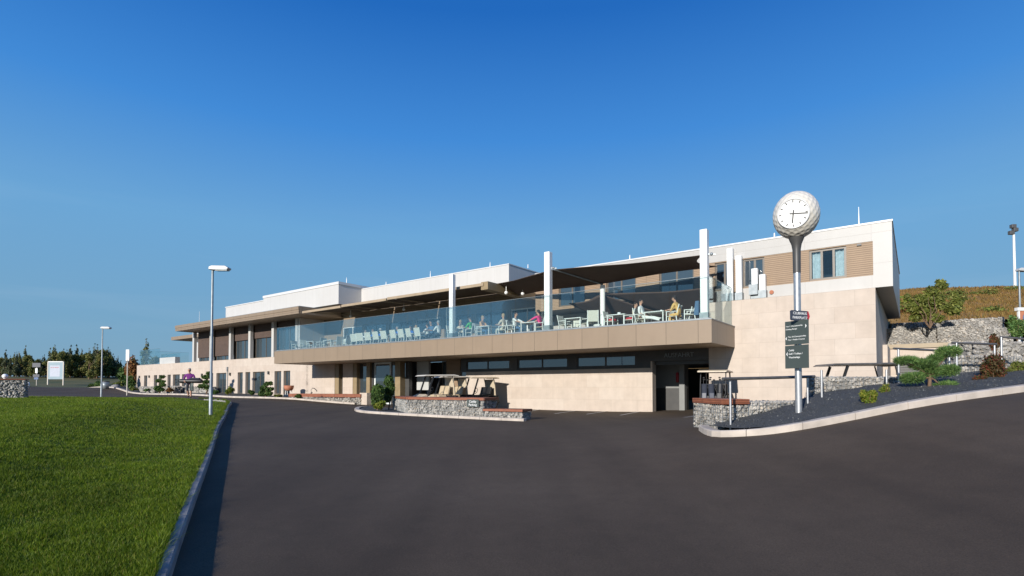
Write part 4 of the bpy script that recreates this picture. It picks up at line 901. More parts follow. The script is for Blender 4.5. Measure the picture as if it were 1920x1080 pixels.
for b_,dz in (('CLUBHAUS',.045),('PARKPLATZ',-.045)):
    t_=text(b_,.078,M['signwhite'],'lettering',.0015); t_.parent=s3; t_.location=(.0,-.0145,dz); t_.rotation_euler=(R(90),0,0)
for zz_ in (z_hi-.2,z_lo+.2):
    mb=MB(); mb.tube([(0,0,zz_-.02),(0,0,zz_+.02)],.085,16); mb.build('bracket',M['galv'],clk)
# ------------------------------------------------------------------ lamps
def lamp(x,yb,yt,D,label,head=True,base=None,hx=.62,group='street lamps'):
    b_=base or pd(x,yb,D); zt_=pd(x+2,yt,b_.y).z; h=zt_-b_.z
    r=empty('street_lamp',b_,label,'street lamp',group); mb=MB(); mb.tube([(0,0,-.2),(0,0,1.0),(0,0,1.02),(0,0,h)],[.062,.06,.045,.038],12); mb.build('pole',M['galv'],r)
    mb=MB(); mb.prism([(-.10,h+.0),(-.08,h+.10),(.02,h+.14),(hx*.8,h+.13),(hx,h+.06),(hx-.03,h-.0),(.1,h-.02)],'y',-.13,.13); o=mb.build('lamp_head',M['lampgrey'],r,bevel=.02)
    mb=MB(); mb.box(.14,hx-.06,-.10,.10,h-.035,h-.012); mb.build('lens',M['galv'],o)
    return r
lp=pd(395,767,19.3); lamp(395,767,506,19.3,'tall grey street lamp on the lawn beside the kerb',base=Vector((lp.x,lp.y,gz(lp.x,lp.y)+.1)))
lp=pd(190,737.5,40.); lamp(190,737,616,40,'smaller looking street lamp far off by the litter bin',base=Vector((lp.x,lp.y,gz(lp.x,lp.y))))
b_=pd(1912.5,578,26.); lamp(1912.5,578,508,26,'street lamp at the right edge on the hillside',base=Vector((b_.x,b_.y,b_.z-1.5)),hx=.7)
b_=pd(1903,532,70); r=empty('floodlight_mast',b_,'white floodlight mast on the crest of the dry hill','floodlight'); h=pd(1903,440,70).z-b_.z
mb=MB(); mb.tube([(0,0,-1.5),(0,0,h)],[.17,.13],12); mb.build('pole',M['whitemetal'],r)
for k,(dx,dz) in enumerate([(-.35,.1),(.15,.5),(-.1,.95)]):
    mb=MB(); mb.box(dx-.28,dx+.3,-.25,.2,h+dz-.1,h+dz+.38); mb.build('floodlight',M['greypost'],r,bevel=.05)
# hut / board at the right edge
b_=pd(1918,592,24); r=empty('notice_board',Vector((b_.x,b_.y,1.3)),'white framed notice board with blue and orange panel at the right edge','board')
mb=MB(); mb.box(-.3,.9,-.08,.08,b_.z-1.3+.22,b_.z-1.3+.36); mb.build('board_roof',M['whitemetal'],r)
mb=MB(); mb.box(-.2,.85,-.03,.03,b_.z-1.3-.45,b_.z-1.3+.219); mb.build('board_panel',M['terracotta'],r); mb=MB(); mb.ell((.12,-.03,b_.z-1.3-.1),(.16,.02,.2)); mb.build('blue_patch',M['signblue'],r)
for x_ in (-.2,.85): mb=MB(); mb.box(x_-.03,x_+.03,-.04,.04,-.5,b_.z-1.3+.218); mb.build('leg',M['whitemetal'],r)
# ------------------------------------------------------------------ far left signs
b_=G(104,722.5); r=empty('sign_board',b_,'pale blue information board between two white posts by the road','sign'); s_=b_.y/F
xl,xr=-14.5*s_,14.5*s_; zh=pd(104,678,b_.y).z-b_.z
for x_ in(xl,xr): mb=MB(); mb.box(x_-.07,x_+.07,-.07,.07,-.2,zh); mb.build('post',M['creampost'],r)
z0=pd(104,711,b_.y).z-b_.z; mb=MB(); mb.box(xl+.071,xr-.071,-.05,.05,z0,zh-.1); mb.build('board_panel',M['boardface'],r)
mb=MB(); mb.box(xl+.071,xr-.071,-.10,.10,zh-.099,zh+.05); mb.build('board_cap',M['whitemetal'],r)
mb=MB(); mb.box(xl*.72,xr*.55,-.056,-.051,z0+.15*(zh-z0),zh-.22*(zh-z0)); mb.build('poster',M['poster'],r)
t_=text('WILLKOMMEN',.21,M['signred'],'lettering',.004); t_.parent=r; t_.location=(xl*.12,-.06,z0+.66*(zh-z0)); t_.rotation_euler=(R(90),0,0)
b_=G(68.5,723.5); s_=b_.y/F; r=empty('direction_sign',b_,'thin signpost with small dark plates left of the pale board','sign')
mb=MB(); mb.tube([(0,0,-.2),(0,0,42*s_)],.06,10); mb.build('pole',M['creampost'],r)
for z_,h_,w_,c in [(39,8,15,'signdark'),(19,5,12,'signdark'),(14,4,8,'signblue')]: mb=MB(); mb.box(-w_/2*s_,w_/2*s_,-.12,-.07,(z_-h_/2)*s_,(z_+h_/2)*s_); mb.build('sign_plate',M[c],r)
mb=MB(); mb.box(-1.8*s_,2.4*s_,-.12,-.07,24*s_,33*s_); mb.build('sign_plate',M['signwhite'],r)
b_=G(238,741.5); s_=b_.y/F; r=empty('hole_sign',b_,'slim white post with a narrow white plate on the lawn edge','sign'); h=86*s_
mb=MB(); mb.tube([(0,0,-.1),(0,0,h*.8)],.05,10); mb.build('pole',M['creampost'],r); mb=MB(); mb.box(-3*s_,3*s_,-.03,.03,h*.76,h); mb.build('sign_plate',M['signwhite'],r); mb=MB(); mb.box(-2.5*s_,2.5*s_,-.06,.06,h*.73,h*.757); mb.build('clamp',M['darkgrey'],r)
b_=G(198,729); s_=b_.y/F; r=empty('litter_bin',b_,'grey litter bin by the far street lamp','bin'); mb=MB(); mb.lathe([(.0,0),(5*s_,0),(6*s_,13*s_),(5.6*s_,13*s_),(4.8*s_,.5)],14); mb.build('bin_body',M['galv'],r); mb=MB(); mb.lathe([(0,15*s_),(6.2*s_,14.2*s_),(6.2*s_,13.05*s_),(0,13.02*s_)],14); mb.build('lid',M['darkgrey'],r)
b_=G(53,727); mb=MB(); mb.lathe([(0,0),(.12,0),(.13,.45),(.10,.62),(0,.66)],12); o=mb.build('bollard',M['signwhite'],None,b_); prop(o,'small white bollard beside the road left of the signpost','bollard')
# ------------------------------------------------------------------ terrace furniture
def make_chair(label):
    r=empty('terrace_chair',(0,0,0),label,'chair','white terrace chairs')
    mb=MB(); mb.box(-.23,.23,-.22,.22,.43,.46); mb.build('seat',M['textilene'],r,bevel=.008)
    mb=MB(); mb.prism([(-.20,.44),(-.22,.44),(-.33,.95),(-.31,.95)],'x',-.23,.23); mb.build('backrest',M['textilene'],r)
    for sx in(-1,1):
        mb=MB(); mb.bar((sx*.25,.22,0),(sx*.25,.22,.64),.035,.035); mb.build('leg',M['chairwhite'],r)
        mb=MB(); mb.bar((sx*.25,-.26,0),(sx*.25,-.20,.45),.035,.035); mb.bar((sx*.25,-.20,.44),(sx*.25,-.335,.96),.035,.03); mb.build('leg',M['chairwhite'],r)
        mb=MB(); mb.bar((sx*.25,-.26,.65),(sx*.25,.24,.655),.045,.025); mb.build('armrest',M['chairwhite'],r)
    return r
def make_table(w,label):
    r=empty('terrace_table',(0,0,0),label,'table','white terrace tables'); mb=MB(); mb.box(-w/2,w/2,-.42,.42,.70,.74); mb.build('tabletop',M['chairwhite'],r,bevel=.006)
    for sx in(-1,1):
        for sy in(-1,1): mb=MB(); mb.bar((sx*(w/2-.05),sy*.36,0),(sx*(w/2-.05),sy*.36,.70),.045,.045); mb.build('leg',M['chairwhite'],r)
    return r
chair0=make_chair('x'); table0=make_table(.95,'x'); used=[0,0]
def put(proto,k,a_,b_,rz,label):
    o=proto if used[k]==0 else copy_tree(proto); used[k]+=1; o.location=W(a_,b_,TF-.058); o.rotation_euler=(0,0,ANG+rz); o['label']=label; return o
def ax_(x,b_): return pb(x,620,b_)[0]
row=[678,694.5,709.5,724.5,742.5,757.5,772,788]
ordn=['leftmost','second','third','fourth','fifth','sixth','seventh','eighth']
for i,x in enumerate(row): put(chair0,0,ax_(x,-2.75),-2.75,R(random.uniform(-11,11)+(14 if i==0 else 0)),f'{ordn[i]} cream chair from the left in the row with backs to the glass')
for i,(x0,x1) in enumerate([(676,735),(738,795)]):
    t_=make_table(ax_(x1,-1.9)-ax_(x0,-1.9),'x'); t_.location=W((ax_(x0,-1.9)+ax_(x1,-1.9))/2,-1.9,TF-.058); t_.rotation_euler=(0,0,ANG); t_['label']=['left half of the long table where people in blue sit','right half of the long table where people in blue sit'][i]
sets=[(590,-2.3,'leftmost table, behind the left end of the glass'),(622,-2.2,'table beside the empty chairs left of the chair row'),(866,-2.3,'small table of the man in dark and the guest in green'),(913,-2.3,'table of the guest in apricot and the guest in cream'),(997,-2.3,'table of the man in white and the guest in pink'),(1081,-2.4,'empty table between the middle mast and the round mast'),(1161,-2.3,'table with red things beside the round mast'),(1232,-2.2,'table of the reclining guest in white')]
for x,b_,lab in sets: put(table0,1,ax_(x,b_),b_,0,lab)
chairs=[(572,-2.4,-90,'lone chair at the left end of the glass'),(602,-2.3,90,'chair at the right of the leftmost table'),(577,-1.2,-90,'chair deep behind the leftmost table'),(612,-2.2,-90,'chair left of the second table'),(634,-2.2,90,'chair right of the second table'),(651,-2.2,90,'single chair just left of the white chair row'),(668,-2.6,0,'low looking chair at the left end of the row'),
 (850,-2.5,-90,'chair beside the thin pale mast'),(884,-2.4,90,'chair of the guest in green'),(902,-2.4,-90,'chair of the guest in apricot'),(946,-2.4,90,'chair of the guest in cream'),(963,-2.4,-90,'chair of the man in white by the middle mast'),(1016,-2.4,90,'chair of the guest in pink'),(1060,-2.4,-90,'chair left of the empty table'),(1100,-2.4,90,'chair right of the empty table'),(1076,-1.2,180,'chair behind the empty table'),(1146,-2.4,-90,'chair left of the table with red things'),(1182,-2.4,90,'dark looking chair right of the table with red things'),(1203,-2.4,-90,'chair of the reclining guest in white'),(1262,-2.4,90,'chair of the guest in mustard'),(1296,-2.5,90,'chair with a grey jacket beside the corner mast'),(1286,-1.3,90,'chair behind the corner mast'),(556,-2.2,-90,'chair between the left glass corner and the leftmost table'),(642,-1.3,180,'chair facing the glass behind the second table'),(660,-1.2,90,'chair deep in the shade behind the left end of the chair row'),(1112,-2.9,20,'chair nearest the glass by the round mast')]
for x,b_,rz,lab in chairs: put(chair0,0,ax_(x,b_),b_,R(rz+random.uniform(-8,8)),lab)
mb=MB(); mb.prism([(-.19,.40),(-.40,.40),(-.41,1.0),(-.27,1.0)],'x',-.25,.25); o=mb.build('jacket',M['t_blue'],None,W(ax_(1296,-2.5),-2.5,TF-.06)); o.rotation_euler=(0,0,ANG+R(90)); prop(o,'grey blue jacket hung over a chair back by the corner mast','jacket')
def small(name,label,cat,x,b_,h,prof,mat):
    mb=MB(); mb.lathe(prof,12); return prop(mb.build(name,mat,None,W(ax_(x,b_),b_,TF-.058+h)),label,cat)
small('glass','white cup on the table of the reclining guest','cup',1240,-2.1,.74,[(0,0),(.035,0),(.05,.1),(.045,.1),(.03,.01)],M['signwhite'])
small('napkin_holder','pale box on the table with red things','box',1161,-2.2,.74,[(.08,0),(.08,.14),(0,.14)],M['signwhite'])
small('cushion','red cushion on the chair left of the table with red things','cushion',1148,-2.4,.46,[(0,0),(.2,.0),(.22,.05),(.19,.10),(0,.1)],M['signred'])
small('cushion','red cushion on the dark looking chair','cushion',1182,-2.4,.46,[(0,0),(.2,.0),(.22,.05),(.19,.10),(0,.1)],M['signred'])
small('flower_pot','pale pot with green plant near the round mast','plant pot',1120,-2.6,0,[(0,0),(.14,0),(.2,.34),(.17,.34),(.12,.05)],M['coping'])
# ------------------------------------------------------------------ plants
def leafcloud(clumps,n,size,flat=.0,surf=.45,up=0):
    """leaf quads spread through the volume of ellipsoid clumps (cx,cy,cz,rx,ry,rz)"""
    C_=np.array(clumps,float); w=(C_[:,3]*C_[:,4]*C_[:,5])**.75; w/=w.sum(); k=RNG.choice(len(C_),n,p=w)
    d=RNG.normal(size=(n,3)); d/=np.linalg.norm(d,axis=1)[:,None]; r=RNG.uniform(0,1,n)**surf
    # lumpy outline
    lump=1+.22*np.sin(d[:,0]*5+k*1.7)*np.sin(d[:,1]*5+k*2.3)*np.sin(d[:,2]*4+k)
    c=C_[k,:3]+d*C_[k,3:]*(r*lump)[:,None]
    nrm=d+RNG.normal(0,.8,(n,3)); nrm[:,2]+=up; nrm/=np.linalg.norm(nrm,axis=1)[:,None]
    t=np.cross(nrm,RNG.normal(size=(n,3))); t/=np.linalg.norm(t,axis=1)[:,None]; b=np.cross(nrm,t)
    s=(size*RNG.uniform(.55,1.35,n))[:,None]
    V=np.stack([c-t*s,c+b*s*.45,c+t*s,c-b*s*.45],1).reshape(-1,3); return V,np.arange(4*n).reshape(n,4)
def needles(clumps,n,L,w=.006):
    C_=np.array(clumps,float); ww=(C_[:,3]*C_[:,4]*C_[:,5])**.7; ww/=ww.sum(); k=RNG.choice(len(C_),n,p=ww)
    d=RNG.normal(size=(n,3)); d/=np.linalg.norm(d,axis=1)[:,None]; r=RNG.uniform(.2,1,n)**.5
    c=C_[k,:3]+d*C_[k,3:]*r[:,None]; v=d*.8+RNG.normal(0,.5,(n,3)); v[:,2]+=.5; v/=np.linalg.norm(v,axis=1)[:,None]
    s=np.cross(v,RNG.normal(size=(n,3))); s/=np.linalg.norm(s,axis=1)[:,None]; l=(L*RNG.uniform(.6,1.3,n))[:,None]
    V=np.stack([c-s*w,c+s*w,c+v*l],1).reshape(-1,3); return V,np.arange(3*n).reshape(n,3)
def limb(mb,p,q,r0,r1,n=5,wob=.06,sides=7):
    p,q=Vector(p),Vector(q); L=(q-p).length; pts=[];rs=[]
    for i in range(n+1):
        t=i/n; w=math.sin(math.pi*t)*wob*L; pts.append(p.lerp(q,t)+Vector((random.uniform(-w,w),random.uniform(-w,w),random.uniform(-w,w)*.5))); rs.append(r0+(r1-r0)*t)
    mb.tube(pts,rs,sides)
def plant(name,label,cat,loc,clumps,n,size,mat,trunk=None,group=None,kind='leaf',surf=.45,up=0):
    r=empty(name,loc,label,cat,group)
    V,Fq=(needles(clumps,n,size) if kind=='needle' else leafcloud(clumps,n,size,surf=surf,up=up))
    np_mesh('foliage' if not trunk else 'crown',V,Fq,M[mat],r)
    if trunk:
        mb=MB()
        for seg in trunk: limb(mb,*seg)
        mb.build('trunk',M['bark'],r)
    return r
def bush(label,x,yb,D,wpx,hpx,mat,n=900,size=.04,name='bush',group=None,ground=None,kind='leaf',cat='bush',k=5):
    b_=pd(x,yb,D); s=D/F; w=wpx*s/2; h=hpx*s; cl=[]
    for i in range(k):
        a_=i*2.4; rr=w*.66*math.sqrt(i/k); q_=random.uniform(.32,.56); cl.append((rr*math.cos(a_),rr*math.sin(a_)*.8,h*random.uniform(.28,.7),w*q_,w*q_*.9,h*random.uniform(.2,.36)))
    return plant(name,label,cat,b_,cl,n,size,mat,[((0,0,-.05),(random.uniform(-.1,.1)*w,0,h*.55),.015+.01*w,.006)]+[((0,0,.02),(w*.6*math.cos(t),w*.6*math.sin(t),h*.6),.012,.004) for t in (.5,2.4,4.2)],group,kind)
def cloudtree(label,x,yb,D,pads,mat='pine',n=2600,size=.05,group=None,kind='needle',lean=0,name='cloud_pruned_pine',tr=.03,trunk=None):
    """pads: photo x, y of each pad's centre and its half width and half height in photo pixels"""
    b_=pd(x,yb,D); s=D/F; cl=[]; segs=[]
    top=min(p[1] for p in pads); mid=Vector((lean*s,0,(yb-top)*s*.45)); segs.append(((0,0,-.1),mid,tr,tr*.75)); 
    tp=[p for p in pads if p[1]==top][0]; segs.append((mid,((tp[0]-x)*s,0,(yb-tp[1])*s),tr*.75,tr*.3))
    for px,py,rx,rz in pads:
        dy=random.uniform(-.25,.25)*rx*s; c=((px-x)*s,dy,(yb-py)*s)
        cl.append((*c,rx*s,rx*s*.85,rz*s)); 
        cl.append((c[0]+rx*s*.45,c[1],c[2]+rz*s*.2,rx*s*.55,rx*s*.5,rz*s*.8)); cl.append((c[0]-rx*s*.45,c[1]+.1*rx*s,c[2]-rz*s*.1,rx*s*.55,rx*s*.5,rz*s*.8))
        st=mid.lerp(Vector((0,0,0)),random.uniform(0,.5)) if py>top+.5*(yb-top)*.9 else mid
        segs.append((st,(c[0],c[1],c[2]-rz*s*.3),tr*.5,tr*.2))
    return plant(name,label,'tree',b_,cl,n,size,mat,segs,group,kind)
gC='cloud pruned trees along the left wing'
cloudtree('cloud pruned tree by the far end of the left wing',299,736,57,[(304,707,5,3),(297,714,5,3.5),(305,716,5,3),(305,722,6,3),(296,728,7,5),(301,731,7,4)],'leaf',1500,.13,gC,'leaf',tr=.08)
cloudtree('cloud pruned tree half hidden behind the tall street lamp',388,738,50.5,[(391,700,5,3.5),(385,707,8,4),(386,716,7,4),(380,724,8,4),(389,726,6,5)],'leaf',1500,.12,gC,'leaf',tr=.08)
cloudtree('rounded cloud pruned tree near the wide glass door',498,744,45.2,[(503,719.5,9,4),(494,728,7,6),(506,730,8,4),(491,738,7,6),(502,738,9,5)],'leaf',2000,.10,gC,'leaf',tr=.07)
gB='low bushes along the left wing'
for x,yb,D,w,h,m_,lab in [(250,733.5,62,16,9,'olive','olive bush at the far left corner of the left wing'),(275,734,60,11,7,'leaf','small dark bush in front of the first narrow window'),(319,735.5,56,15,9,'rust','dark reddish bush before the pale gabion'),(432,742,48,20,17,'yellowleaf','feathery yellow ornamental grass by the downpipe'),(472,742,46,12,12,'leaf','small dark shrub between two narrow doors'),(560,748.5,42.6,13,10,'leaf','small round bush at the left end of the timber bench'),(404,740,49,13,9,'leaf','low dark shrub right of the tall street lamp'),(522,745,44.4,16,6,'olive','flat grey green shrub below the french windows')]:
    bush(lab,x,yb,D,w,h,m_,700,.09,group=gB)
# terracotta tub chair and black curved spot by the bench
b_=pd(541.5,737,44.2); r=empty('garden_chair',b_,'round terracotta garden chair in front of the french windows','chair'); mb=MB(); mb.lathe([(.0,.22),(.25,.2),(.36,.38),(.40,.62),(.36,.62),(.3,.4),(0,.32)],16); mb.build('seat_shell',M['terracotta'],r)
for sx in(-.2,.2):
    for sy in (-.2,.2): mb=MB(); mb.tube([(sx,sy,-.15),(sx*.8,sy*.8,.23)],.02,6); mb.build('leg',M['signwhite'],r)
b_=pd(583,737.5,40.9); mb=MB(); mb.tube([(0,0,0),(.05,0,.06),(.1,0,.03)],.05,8); mb.tube([(.1,0,.40),(.25,0,.38),(.38,0,.27),(.46,0,.18),(.43,0,.12)],[.02,.03,.03,.03,.02],8); mb.tube([(.05,0,.05),(.0,0,.25),(.12,0,.40)],.015,6); prop(mb.build('bent_lamp',M['black'],None,b_),'small bent black lamp on the red timber bench','lamp')
# island: clipped green shrubs
bD=G(722,772).y
def blob(label,x,yb,D,parts,mat,n,size,group): 
    b_=pd(x,yb,D); s=D/F; cl=[((px-x)*s,dy,(yb-py)*s,rx*s,rx*s,rz*s) for px,py,rx,rz,dy in parts]
    return plant('clipped_shrub',label,'shrub',b_,cl,n,size,mat,[((0,0,-.1),((parts[0][0]-x)*s*.6,0,(yb-parts[0][1])*s),.04,.02)],group,surf=.18)
blob('clipped dark green shrub, lower rounded column on the left of the island bed',708,769,bD,[(708,731,11,11,0),(706,748,11,14,.1),(710,740,12,12,-.1)],'leaf',5200,.055,'clipped shrubs on the island bed')
blob('taller clipped green shrub of stacked balls beside the cart gabion',729,771,bD+.7,[(729,715,9,11,0),(728,735,10,10,.1),(733,728,8,10,-.1),(727,747,7,8,0)],'leaf',4200,.055,'clipped shrubs on the island bed')
bush('low yellow green bush in front of the clipped shrubs',713,771,bD-.5,24,22,'yellowleaf',1800,.05)
# right hand bed
cloudtree('small cloud pruned pine with leaning brown trunk in the dark gravel bed',1739,741,11.8,[(1777,660,21,10),(1702,676,20,7),(1736,683,24,11),(1776,695,19,10),(1713,709,20,10),(1771,726,21,10),(1748,698,18,10),(1757,672,12,8)],'pine',17000,.07,None,'needle',lean=6,tr=.045)
bush('bright green leafy bush in the gravel bed under the tall gabion',1631,766,10.9,42,42,'yellowleaf',4200,.022)
bush('thin yellowish sprig beside the steel post',1661,742,11.8,26,26,'yellowleaf',520,.02,name='sprig',cat='plant')
bush('tall red and green leaved bush in the gravel bed',1860,722,12.2,52,62,'redleaf',4200,.028,k=9)
bush('low red leaved ground cover left of the red bush',1838,717,12.0,26,16,'redleaf',1000,.024)
bush('green grassy shrub at the right edge of the gravel bed',1906,706,12.8,40,32,'olive',2600,.03)
bush('dark red shrub above the handrail at the right',1868,668,15.4,26,44,'redleaf',700,.05,name='shrub',cat='shrub')
# young tree in front of the hill
b_=pd(1744,612,27.6); s_=27.6/F; random.seed(5)
cl=[((px-1744)*s_,random.uniform(-.5,.5),(612-py)*s_,rx*s_,rx*s_*.8,rz*s_) for px,py,rx,rz in [(1768,530,9,9),(1755,545,13,11),(1735,560,16,11),(1765,562,18,13),(1722,575,14,12),(1745,582,20,14),(1775,580,16,14),(1790,553,7,7),(1713,553,6,6),(1758,596,16,9),(1728,594,12,8),(1785,566,12,9),(1770,536,8,8)]]
plant('young_tree','young olive green multi stemmed tree on the gabion terrace below the hill','tree',b_,cl,7000,.085,'olive',[((0,0,-.1),(dx*s_,dy,h*s_),.03,.007) for dx,dy,h in [(-25,.2,40),(-8,-.2,55),(10,.1,62),(24,.2,80),(30,-.2,45),(-34,0,58)]])
# evergreens on the right edge and rough growth on the hill
for x,yb,D,w,h,m_,lab in [(1907,640,22,36,50,'pine','dark evergreen at the right edge beside the notice board')]: bush(lab,x,yb,D,w,h,m_,2500,.06,name='evergreen',cat='tree',k=6)
random.seed(11)
for i in range(16):
    x=random.uniform(1690,1915); D=random.uniform(36,74); P=pd(x,600,D); z=float(hill_z(np.array([P.x]),np.array([P.y]))[0]); w=random.uniform(.7,1.6); h=random.uniform(.5,1.2)
    hm=random.choice(['olive','olive','rust','yellowleaf'])
    plant('hill_shrub',{'olive':'scrubby olive green shrub in the dry grass of the hillside','rust':'scrubby rust brown shrub in the dry grass of the hillside','yellowleaf':'scrubby yellow green shrub in the dry grass of the hillside'}[hm],'shrub',Vector((P.x,P.y,z-.1)),[(0,0,h*.45,w,w*.8,h*.5),(w*.5,.2,h*.35,w*.7,w*.6,h*.4)],260,.14,hm,[((0,0,-.1),(.1,0,h*.6),.03,.01)],{'olive':'olive green','rust':'rust brown','yellowleaf':'yellow green'}[hm]+' scrub on the dry hillside')
# ------------------------------------------------------------------ trees on the left
def conifer(h,w,n,mat,seed):
    rs=random.Random(seed); r=empty('forest_tree',(0,0,0)); cl=[]
    for i in range(9):
        t=i/8; z=h*(.16+.8*t); ww=w*(1-t)**.9*rs.uniform(.65,1.2)+.07; 
        for k in range(3 if t<.8 else 1): a_=rs.uniform(0,6.28); cl.append((ww*.45*math.cos(a_),ww*.45*math.sin(a_),z+rs.uniform(-.2,.2),ww*.62,ww*.62,h*.075))
    V,Fq=leafcloud(cl,n,.20,surf=.5); np_mesh('crown',V,Fq,M[mat],r); mb=MB(); limb(mb,(0,0,-.4),(0,0,h*.97),.14,.02,6,.01)
    for k in range(8): z=h*rs.uniform(.2,.8); a_=rs.uniform(0,6.28); l=w*(1-z/h)*.9; limb(mb,(0,0,z),(l*math.cos(a_),l*math.sin(a_),z+.1),.05,.01,3)
    mb.build('trunk',M['bark'],r); return r
def broad(h,w,n,mat,seed):
    rs=random.Random(seed); r=empty('forest_tree',(0,0,0)); cl=[]
    for i in range(13): a_=rs.uniform(0,6.28); t=rs.uniform(.12,.92); rr=w*.55*math.sin(math.pi*min(1,t+.1))**.7; cl.append((rr*math.cos(a_),rr*math.sin(a_),h*t,w*rs.uniform(.3,.5),w*rs.uniform(.3,.5),h*rs.uniform(.1,.16)))
    V,Fq=leafcloud(cl,n,.26,surf=.5); np_mesh('crown',V,Fq,M[mat],r); mb=MB(); limb(mb,(0,0,-.4),(0,0,h*.8),.2,.04,6,.03)
    for k in range(7): a_=rs.uniform(0,6.28); limb(mb,(0,0,h*rs.uniform(.15,.5)),(w*.5*math.cos(a_),w*.5*math.sin(a_),h*rs.uniform(.5,.85)),.08,.015,4)
    mb.build('trunk',M['bark'],r); return r
protos=[conifer(8,1.15,2000,'forest2',1),conifer(8,.95,1700,'forest2',2),broad(8,2.2,2600,'forest',3),broad(8,1.9,2400,'forest',4),conifer(8,1.5,2400,'forest',5)]
usedp=[0]*5; random.seed(3)
rows=[]
kinds=['slender grey green spruce','narrow blue green spruce','bushy dark brown green tree','rounded dark green tree','broad dark conifer']
profile=[(-60,660),(0,658),(30,655),(48,645),(62,663),(85,657),(97,642),(112,640),(135,638),(150,644),(163,634),(178,635),(200,634),(210,646),(222,664)]
def topy(x): return float(np.interp(x,[p[0] for p in profile],[p[1] for p in profile]))
xs_=list(np.arange(-55,226,6.2))
for row,(D0,sc_,keep) in enumerate([(112,1.0,1),(122,.92,1),(134,.86,.8)]):
    for x in xs_:
        if random.random()>keep: continue
        xx=x+random.uniform(-3,3); D=D0+random.uniform(-4,4); P=pd(xx,705,D); g=gz(P.x,P.y)
        zt_=pd(xx,topy(xx)+random.uniform(-3,11),D).z; k_=random.choice([0,1,0,2,2,3,4,0]); h=max(2.5,(zt_-g)*sc_*(.72 if k_ in(2,3) else random.uniform(.8,1.04))); rows.append((P.x,P.y,g,h,k_))
cnt=0
rowname=['front','middle','back']
for x,y,g,h,k in rows:
    o=protos[k] if usedp[k]==0 else copy_tree(protos[k]); usedp[k]+=1
    o.location=(x,y,g); s_=h/8; o.scale=(s_*random.uniform(.9,1.25),s_*random.uniform(.9,1.25),s_); o.rotation_euler=(0,0,random.uniform(0,6.28))
    o['label']=kinds[k]+' standing among the dense row of trees beyond the road'; o['category']='tree'; o['group']='row of '+kinds[k]+' trees beyond the road'
for x,yt,yb,D,k,lab in [(273,631,700,80,4,'single conifer rising behind the glass screen of the left wing'),(291,668,700,105,2,'low tree top just right of the glass screen'),(371,640,700,95,1,'dark narrow tree behind the far end wall of the left wing'),(308,668,700,110,4,'dark tree top behind the cream planter on the left roof')]:
    P=pd(x,700,D); g=gz(P.x,P.y); h=pd(x,yt,D).z-g; o=copy_tree(protos[k]); o.location=(P.x,P.y,g); s_=h/8; o.scale=(s_,s_,s_); o['label']=lab; o['category']='tree'
    if 'group' in o: del o['group']
for x,yb,D,w,h,m_,lab in [(248,724,69,30,62,'rust','orange autumn bush behind the far left corner of the building'),(233,727,72,26,44,'leaf','dark green bush left of the far corner of the building'),(244,728,66,20,26,'leaf','low dark green bush at the corner of the left wing'),(186,727,74,20,14,'leaf','dark bush behind the litter bin'),(222,729,70,22,14,'olive','olive bush right of the litter bin'),(172,728,76,14,8,'leaf','low dark bush left of the far street lamp')]:
    bush(lab,x,yb,D,w,h,m_,1500,.2,k=7)
for x,yb,D,w,h in [(217,729,68,16,8),(203,730,69,10,6)]:
    P=pd(x,yb,D); mb=MB(); mb.ell((0,0,.25),(w*D/F/2,.5,h*D/F*.6),n=12,m=8); o=mb.build('boulder',M['kerbgrey'],None,P); prop(o,'pale boulder at the bed edge right of the litter bin' if x==217 else 'smaller pale boulder beside the litter bin','rock')
